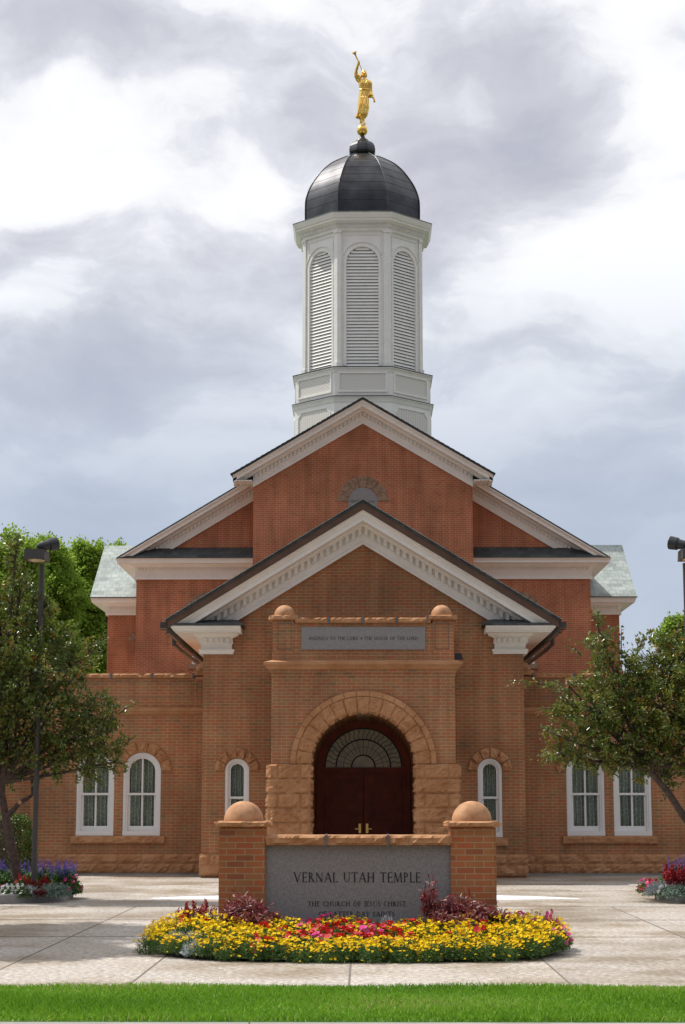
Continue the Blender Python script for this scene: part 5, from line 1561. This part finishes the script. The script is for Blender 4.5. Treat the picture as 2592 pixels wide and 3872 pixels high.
def make_plant(kind, name, label, cat, group=None):
    root = empty(name, (0, 0, -50), label, cat, group)
    o0 = np.array([0, 0, -50.0])
    def add(nm, parts, mat): return mesh_from(nm, [(v + o0, f, r_) for v, f, r_ in parts], mat, root)
    if kind == 'yellow':
        st, tip = stems(44, .17, .26, .0025)
        P = dome_pts(560, .17, .20); add('foliage', [leaves(P, .045, .008, up=.1)], 'leaf_bedding'); add('stems', [st], 'leaf_bedding')
        add('flowers', [petals(np.concatenate([tip[:36], dome_pts(14, .18, .20, skin=.97) + [0, 0, .03]]), .0175, wide=1.0)], 'petal_yellow')
    elif kind in ('red', 'magenta', 'white'):
        P = dome_pts(260, .15, .17); add('foliage', [leaves(P, .05, .026, up=.3)], 'leaf_bedding')
        T = dome_pts(17 if kind != 'white' else 24, .15, .23, skin=.9); T[:, 2] = np.maximum(T[:, 2], .06)
        add('flowers', [petals(T, .033, wide=1.15, tilt=.6)], 'petal_' + kind)
    elif kind == 'purple':
        st, tip = stems(16, .16, .36, .006); st2_ = st
        parts = []
        for t in range(16):
            k = 22; tt = rng.uniform(.35, 1, k)[:, None]
            Q = tip[t] * np.array([1, 1, 1]) * tt; dd = rng.normal(size=(k, 3)); dd[:, 2] = np.abs(dd[:, 2]) * .4
            parts.append(leaves(Q, .085, .022, rng.random(k), up=.6, dirs=dd, droop=.15))
        add('stems', [st], 'leaf_purple'); add('foliage', parts, 'leaf_purple')
    elif kind == 'celosia':
        st, tip = stems(7, .10, .30, .006); P = dome_pts(120, .12, .16); add('foliage', [leaves(P, .07, .03, up=.4)], 'leaf_purple'); add('stems', [st], 'leaf_purple')
        Q = []
        for t in tip:
            k = 60; zz_ = rng.random(k); rad_ = .022 * (1 - zz_ * .85); an = rng.uniform(0, 2 * PI, k)
            Q.append(np.stack([t[0] + rad_ * np.cos(an), t[1] + rad_ * np.sin(an), t[2] - .03 + .12 * zz_], 1))
        Q = np.concatenate(Q); add('flowers', [leaves(Q, .03, .014, up=.1)], 'petal_crimson')
    elif kind == 'silver':
        P = dome_pts(420, .17, .17); dd = P / (np.linalg.norm(P, axis=1)[:, None] + 1e-6); add('foliage', [leaves(P, .06, .014, dirs=dd, up=.3)], 'leaf_silver')
    elif kind == 'kale':
        parts = []
        for ring_ in range(7):
            k = 14 - ring_; an = rng.uniform(0, 2 * PI) + 2 * PI * np.arange(k) / k; el_ = .15 + ring_ * .20
            dd = np.stack([np.cos(an) * math.cos(el_), np.sin(an) * math.cos(el_), np.full(k, math.sin(el_))], 1)
            parts.append(leaves(dd * (.05) + np.array([0, 0, .09]), .17 - ring_ * .012, .12 - ring_ * .01, rng.random(k) * .6 + ring_ * .05, up=.9, dirs=dd * 3, fold=.35))
        P = dome_pts(160, .16, .20, skin=.85); parts.append(leaves(P, .035, .03, .8 + .2 * rng.random(160), up=.6))
        add('foliage', parts, 'leaf_kale')
    elif kind == 'salvia':
        st, tip = stems(13, .15, .55, .004); P = dome_pts(560, .17, .43); add('foliage', [leaves(P, .07, .03, up=.35)], 'leaf_bedding'); add('stems', [st], 'leaf_bedding')
        Q = []
        for t in tip:
            k = 24; zz_ = rng.random(k); rad_ = .012 * (1 - zz_ * .6); an = rng.uniform(0, 2 * PI, k)
            Q.append(np.stack([t[0] + rad_ * np.cos(an), t[1] + rad_ * np.sin(an), t[2] - .05 + .16 * zz_], 1))
        Q = np.concatenate(Q); add('flowers', [leaves(Q, .022, .012, up=.1)], 'petal_violet')
    elif kind == 'mound':
        P = dome_pts(520, .20, .20); add('foliage', [leaves(P, .045, .02, up=.4, rnd=rng.random(520) * .6)], 'leaf_silver2')
    elif kind == 'greens':
        P = dome_pts(420, .17, .26); add('foliage', [leaves(P, .06, .03, up=.4)], 'leaf_bedding')
    return root


leafmat('leaf_silver2', [(0, (.12, .19, .13)), (1, (.32, .40, .36))], .8, .1)


def copy_thing(src, loc, rz, sc_, label=None, group=None):
    """a copy of a thing with copies of its parts"""
    c = src.copy(); C.objects.link(c)
    c.location = loc; c.rotation_euler = (0, 0, rz); c.scale = (sc_[0], sc_[1], sc_[2])
    if label: c['label'] = label
    if group: c['group'] = group
    for ch in src.children:
        d = ch.copy(); C.objects.link(d); d.parent = c
    return c


PROTO = {}
PL = {'yellow': ('yellow_flower_plant', 'feathery bedding plant with small yellow flowers in the bed before the sign wall', 'yellow flowers', 'yellow bedding flowers'),
      'red': ('red_petunia', 'red petunia plant among the yellow flowers before the sign wall', 'petunia', 'red petunias'),
      'magenta': ('magenta_petunia', 'magenta petunia plant in the bed before the sign wall', 'petunia', 'magenta petunias'),
      'white': ('white_petunia', 'white petunia plant at the front of the planter', 'petunia', 'white petunias'),
      'purple': ('purple_leaf_plant', 'tall plant with purple red pointed leaves against the sign wall', 'foliage plant', 'purple leaved plants'),
      'celosia': ('crimson_plume_flower', 'crimson plume flower standing in a clump', 'plume flower', 'crimson plumes'),
      'silver': ('dusty_miller', 'silver grey leaved plant among the flowers', 'silver plant', 'silver plants'),
      'kale': ('ornamental_kale', 'dark green round ornamental kale', 'kale', 'ornamental kale'),
      'salvia': ('violet_salvia', 'violet salvia spikes over green leaves', 'salvia', 'violet salvias'),
      'mound': ('grey_green_mound_plant', 'low grey green mounding plant', 'mound plant', 'grey green mounds'),
      'greens': ('green_bedding_plant', 'leafy green bedding plant', 'bedding plant', 'green plants')}
NV = {'yellow': 5, 'red': 3, 'magenta': 2, 'salvia': 2, 'purple': 2}
used = {}


def put(kind, x, y, z, sx=1.0, sz=1.0, label=None, group=None):
    if kind not in PROTO:
        nm, lb, ct, gp_ = PL[kind]
        PROTO[kind] = [make_plant(kind, nm, lb, ct, gp_) for _ in range(NV.get(kind, 1))]
        used[kind] = 0
    pr = PROTO[kind]; k = used[kind]; used[kind] += 1
    lb, gp_ = label or PL[kind][1], group or PL[kind][3]
    rz = random.uniform(0, 2 * PI) if kind not in ('red', 'yellow', 'magenta', 'white') else random.uniform(-.5, .5)
    if k < len(pr):
        o = pr[k]; o.location = (x, y, z); o.rotation_euler = (0, 0, rz); o.scale = (sx, sx, sz); o['label'] = lb; o['group'] = gp_
        return o
    return copy_thing(pr[k % len(pr)], (x, y, z), rz, (sx, sx, sz), lb, gp_)


BXC, BYC, BA, BF, BB = -.045, 20.60, 2.26, 1.62, .70


def mound(x, y):
    q = abs((x - BXC) / BA) ** 2.8 + abs((y - BYC) / (BF if y < BYC else BB)) ** 2.8
    f = min(1, max(0, (y - 18.95) / 1.5))
    return q, .175 * f * max(0, 1 - (abs(x - BXC) / BA) ** 4) ** .5 if q < 1 else 0


mb = MB(); rows = []
for i in range(9):
    q = i / 8; row = []
    for k in range(60):
        a = 2 * PI * k / 60; ca, sa = math.cos(a), math.sin(a); q2 = q * .96
        x = BXC + BA * q2 * math.copysign(abs(ca) ** .714, ca); yy = BYC + (BF if sa < 0 else BB) * q2 * math.copysign(abs(sa) ** .714, sa)
        row.append((x, yy, .012 + mound(x, yy)[1]))
    rows.append(row)
mb.grid(rows, closed_u=True); structure(mb.build('bed_soil', 'soil', smooth=True))


def upx(x, y): # rough photo column / row of a bed position
    return 1375 + x * 7000 / (y * 1.0 + .15)


y = 19.02; row = 0
while y < 21.25:
    dx = .175; x = -2.35 + (row % 2) * dx / 2
    while x < 2.35:
        px = x + random.gauss(0, .025); py = y + random.gauss(0, .02)
        q, mz = mound(px, py)
        blocked = (-1.66 < px < 1.52) and py > 20.62
        if q < random.uniform(.88, 1.06) and not blocked:
            u = upx(px, py); kind = 'yellow'
            f_ = (py - 18.9) / 1.9     # 0 front .. 1 at the wall
            if 1110 < u < 1540 and .25 < f_ < .80: kind = 'red' if random.random() < .72 else ('magenta' if random.random() < .3 else 'yellow')
            elif 950 < u < 1110 and .05 < f_ < .6: kind = 'red' if random.random() < .4 else 'yellow'
            elif 1660 < u < 1980 and .25 < f_ < .7: kind = 'red' if random.random() < .5 else 'yellow'
            elif u > 2090 and random.random() < .9: kind = 'magenta'
            elif 1900 < u < 2000 and f_ > .55: kind = 'magenta' if random.random() < .5 else 'yellow'
            elif u < 780 and .25 < f_ < .62 and u > 660: kind = 'silver' if random.random() < .42 else ('magenta' if random.random() < .15 else 'yellow')
            elif 640 < u < 800 and f_ > .8: kind = 'red' if random.random() < .35 else 'yellow'
            elif 1120 < u < 1240 and f_ > .55: kind = 'magenta' if random.random() < .35 else 'yellow'
            skip = False
            if f_ > .86 and (835 < u < 1060 or 1590 < u < 1900): skip = True
            if f_ > .80 and (1060 < u < 1160 or 1370 < u < 1500): skip = True
            if not skip:
                lab = None; gp_ = None
                if kind == 'red':
                    if u < 900: lab, gp_ = 'red petunia at the left back corner of the bed, beside the left pillar', 'red petunias by the left pillar'
                    elif u < 1100: lab, gp_ = 'dark red petunia at the front left of the bed', 'red petunias at the front left'
                    elif u < 1600: lab, gp_ = 'bright red petunia in the middle of the bed under the lettering', 'red petunias in the middle of the bed'
                    else: lab, gp_ = 'red petunia in the right half of the bed below the right pillar', 'red petunias in the right half of the bed'
                elif kind == 'magenta':
                    if u > 2050: lab, gp_ = 'magenta petunia trailing over the right tip of the bed', 'magenta petunias at the right tip'
                    elif u > 1700: lab, gp_ = 'magenta petunia behind the right pillar corner of the bed', 'magenta petunias right of the pillar'
                    elif u > 900: lab, gp_ = 'magenta petunia in the middle of the bed under the lettering', 'magenta petunias in the middle of the bed'
                    else: lab, gp_ = 'magenta petunia beside the silver plants at the left of the bed', 'magenta petunias at the left of the bed'
                elif kind == 'silver': lab, gp_ = 'silver leaved plant near the left end of the sign bed', 'silver plants at the left of the bed'
                sc_ = random.uniform(.78, 1.22) * (1 - .22 * max(0, q - .55))
                hz = 1.0 if kind == 'yellow' else 1.12
                put(kind, px, py, mz, sc_, sc_ * hz * (.80 + .22 * f_ if abs(px) > .95 else .80 - .12 * f_), lab, gp_)
        x += dx
    y += .155; row += 1


def at(u, v, Y):
    x, z = W(u, v, Y); return x


for (u, y, s_, h) in ((900, 20.50, .9, 1.4), (955, 20.46, .9, 1.3), (1010, 20.42, .9, 1.0), (870, 20.35, .9, 1.1), (985, 20.22, .9, .85), (930, 20.2, .9, .95)):
    x = at(u, 3450, y); put('purple', x, y, mound(x, y)[1], s_, h, 'purple red leaved plant in the clump before the left pillar', 'purple plants by the left pillar')
for (u, y, s_, h) in ((1635, 20.5, .7, 1.85), (1700, 20.46, .95, 1.4), (1760, 20.46, .9, 1.35), (1825, 20.42, .9, 1.2), (1870, 20.5, .9, 1.05), (1680, 20.3, .9, .95), (1790, 20.25, .9, 1.0), (1730, 20.2, .8, .9)):
    x = at(u, 3450, y); put('purple', x, y, mound(x, y)[1], s_, h, 'purple red leaved plant in the clump before the right pillar', 'purple plants by the right pillar')
for (u, y) in ((690, 20.75), (728, 20.85), (790, 20.8)):
    x = at(u, 3500, y); put('celosia', x, y, mound(x, y)[1], .95, 1.1, 'crimson plume flower at the left back of the sign bed', 'crimson plumes at the left of the sign bed')
for (u, lab) in ((1085, 'dark green ornamental kale in front of the left half of the granite panel'), (1405, 'dark green ornamental kale beside the silver plant under the lettering')):
    x = at(u, 3500, 20.42); put('kale', x, 20.42, .13, .92, .80, lab)
x = at(1462, 3500, 20.42); put('silver', x, 20.42, .17, .62, 1.1, 'silver leaved plant beside the kale, under the lettering of the sign', 'silver plant under the lettering')
x = at(2085, 3500, 20.5); put('magenta', x, 20.5, .02, .55, 1.9, 'tall straggling magenta petunia sticking up at the right back of the bed', 'tall magenta petunia')
x = at(1130, 3500, 20.45); put('greens', x, 20.45, .13, .6, .8, 'small leafy green plant beside the left kale')


# ------------------------------------------------------------------ planters with kerbs
def planter(s, side):
    def outline(off):
        pts = [(-13, 29.6 + off), (-6.1, 29.6 + off)]
        for k in range(1, 9):
            t = PI / 2 * k / 9; pts.append((-6.1 + (1.28 - off) * math.sin(t) ** 1.0, 29.6 + off + (1.75 - off) * (1 - math.cos(t))))
        pts.append((-4.83 - off, 31.4)); pts.append((-5.2 - off, 32.6)); pts.append((-6.2 - off, 33.4 - off)); pts.append((-13, 33.4 - off))
        return [(x if s < 0 else -x, y) for x, y in pts]
    o_, i_ = outline(0), outline(.14)
    mb = MB(); rows = []
    for (a, b_), (c, d) in zip(o_, i_): rows.append([(a, b_, -.05), (a, b_, .135), (a * 1.0 + (c - a) * .1, b_ + (d - b_) * .1, .15), (c, d, .15), (c, d, -.05)])
    mb.grid(rows)
    r_ = tag(mb.build('planter_kerb', 'kerb_grey', None), 'curved concrete kerb round the %s planter bed' % side, 'kerb')
    mb = MB(); mb.poly([(a, b_, .10) for a, b_ in i_]); structure(mb.build('planter_soil', 'soil'))


planter(-1, 'left'); planter(1, 'right')


def putpx(kind, u, vb, y, sx, sz, label, group=None, z=.10):
    x = at(u, vb, y); put(kind, x, y, z, sx, sz, label, group)


for i, u in enumerate(range(-40, 275, 26)):
    if abs(u - 128) < 14: u += 18
    putpx('salvia', u, 3300, 31.6 + .15 * (i % 2), 1.0, .90, 'violet salvia in the left planter behind the tree trunk', 'violet salvias in the left planter')
for u in (225, 250, 262): putpx('salvia', u, 3300, 31.2, 1.0, .86, 'violet salvia in the left planter behind the tree trunk', 'violet salvias in the left planter')
for u in (75, 108, -20, 20): putpx('greens', u, 3300, 31.2, 1.1, 1.3, 'leafy green plant at the foot of the left tree', 'green plants in the left planter')
for u in (120, 158, 178): putpx('celosia', u, 3320, 30.6, 1.0, .85, 'crimson plume flower in the left planter by the lamp foot', 'crimson plumes in the left planter')
for u in (80,): putpx('red', u, 3320, 30.8, .8, 1.4, 'red flowers between the left tree trunk and the lamp pole')
for u in (32, 52, 72, 92): putpx('white', u, 3350, 29.95, .95, 1.0, 'white petunia at the front of the left planter', 'white petunias in the left planter')
for u in (12,): putpx('magenta', u, 3350, 30.1, .7, .8, 'pink petunia at the front of the left planter near the photo edge', 'pink petunias in the left planter')
for u in (112,): putpx('silver', u, 3350, 30.05, .85, .95, 'silver leaved plant at the front of the left planter')
for u in (185, 212, 232): putpx('mound', u, 3350, 30.15 + (u - 185) * .008, 1.0, 1.0, 'low grey green mounding plant at the front of the left planter', 'grey green mounds in the left planter')
for u in (148, 160): putpx('purple', u, 3360, 29.95, .6, .40, 'low dark purple leaved plant at the front of the left planter', 'dark purple plants in the left planter')
for u, y in ((262, 31.1), (282, 31.3)): putpx('magenta', u, 3340, y, 1.0, 1.25, 'pink petunia at the right tip of the left planter', 'pink petunias at the tip of the left planter')
for i, u in enumerate((2535, 2560, 2585, 2612, 2640)): putpx('salvia', u, 3300, 31.5, 1.0, 1.0, 'violet salvia in the right planter', 'violet salvias in the right planter')
for u, y in ((2528, 31.0), (2545, 30.9), (2560, 31.1), (2536, 31.3), (2580, 31.0)): putpx('celosia', u, 3320, y, 1.2, 1.35, 'crimson plume flower in the right planter', 'crimson plumes in the right planter')
for u, y in ((2450, 31.3), (2468, 31.0)): putpx('red', u, 3340, y, .9, 1.1, 'red petunia at the left tip of the right planter', 'red petunias in the right planter')
for u, y in ((2462, 30.9), (2432, 31.4)): putpx('magenta', u, 3340, y, .8, 1.0, 'magenta petunia at the left tip of the right planter', 'magenta petunias in the right planter')
for u, y in ((2480, 30.6), (2495, 30.9)): putpx('silver', u, 3340, y, 1.0, 1.1, 'silver leaved plant near the left tip of the right planter', 'silver plants in the right planter')
for u in (2510, 2520): putpx('white', u, 3350, 30.25, .7, .9, 'white petunia at the front of the right planter', 'white petunias in the right planter')
for u in (2545, 2575, 2600): putpx('mound', u, 3350, 30.0, 1.0, 1.0, 'low grey green mounding plant at the front of the right planter', 'grey green mounds in the right planter')
for u in (2500, 2520): putpx('greens', u, 3330, 31.2, 1.0, 1.0, 'leafy green plant behind the silver plants of the right planter', 'green plants in the right planter')

# ------------------------------------------------------------------ lawn
n = 90000
P = np.stack([rng.uniform(-3.9, 4.2, n), rng.uniform(14.0, 16.5, n), np.zeros(n)], 1)
edge = .03 * np.sin(P[:, 0] * 9) + .02 * np.sin(P[:, 0] * 23)
P[:, 1] = np.where(P[:, 1] > 16.4, P[:, 1] + edge, P[:, 1])
h = rng.uniform(.025, .058, n) * (1 + .2 * np.sin(P[:, 0] * 2.1 + P[:, 1] * 3))
ln_ = rng.normal(size=(n, 2)) * .022; a = rng.uniform(0, PI, n); wd_ = .0035
sdv = np.stack([np.cos(a) * wd_, np.sin(a) * wd_, np.zeros(n)], 1)
tip = P + np.stack([ln_[:, 0], ln_[:, 1], h], 1)
mid = P + np.stack([ln_[:, 0] * .35, ln_[:, 1] * .35, h * .6], 1)
V = np.stack([P - sdv, P + sdv, mid + sdv * .8, tip, mid - sdv * .8], 1).reshape(-1, 3)
i = np.arange(n)[:, None] * 5
tone = np.clip(.48 + .34 * np.sin(P[:, 0] * 1.3 + 1) * np.sin(P[:, 1] * 2.2) + rng.normal(size=n) * .22, 0, 1)
g_ = mesh_from('grass', [(V, i + [0, 1, 2, 3, 4], tone)], 'grass'); tag(g_, kind='stuff')
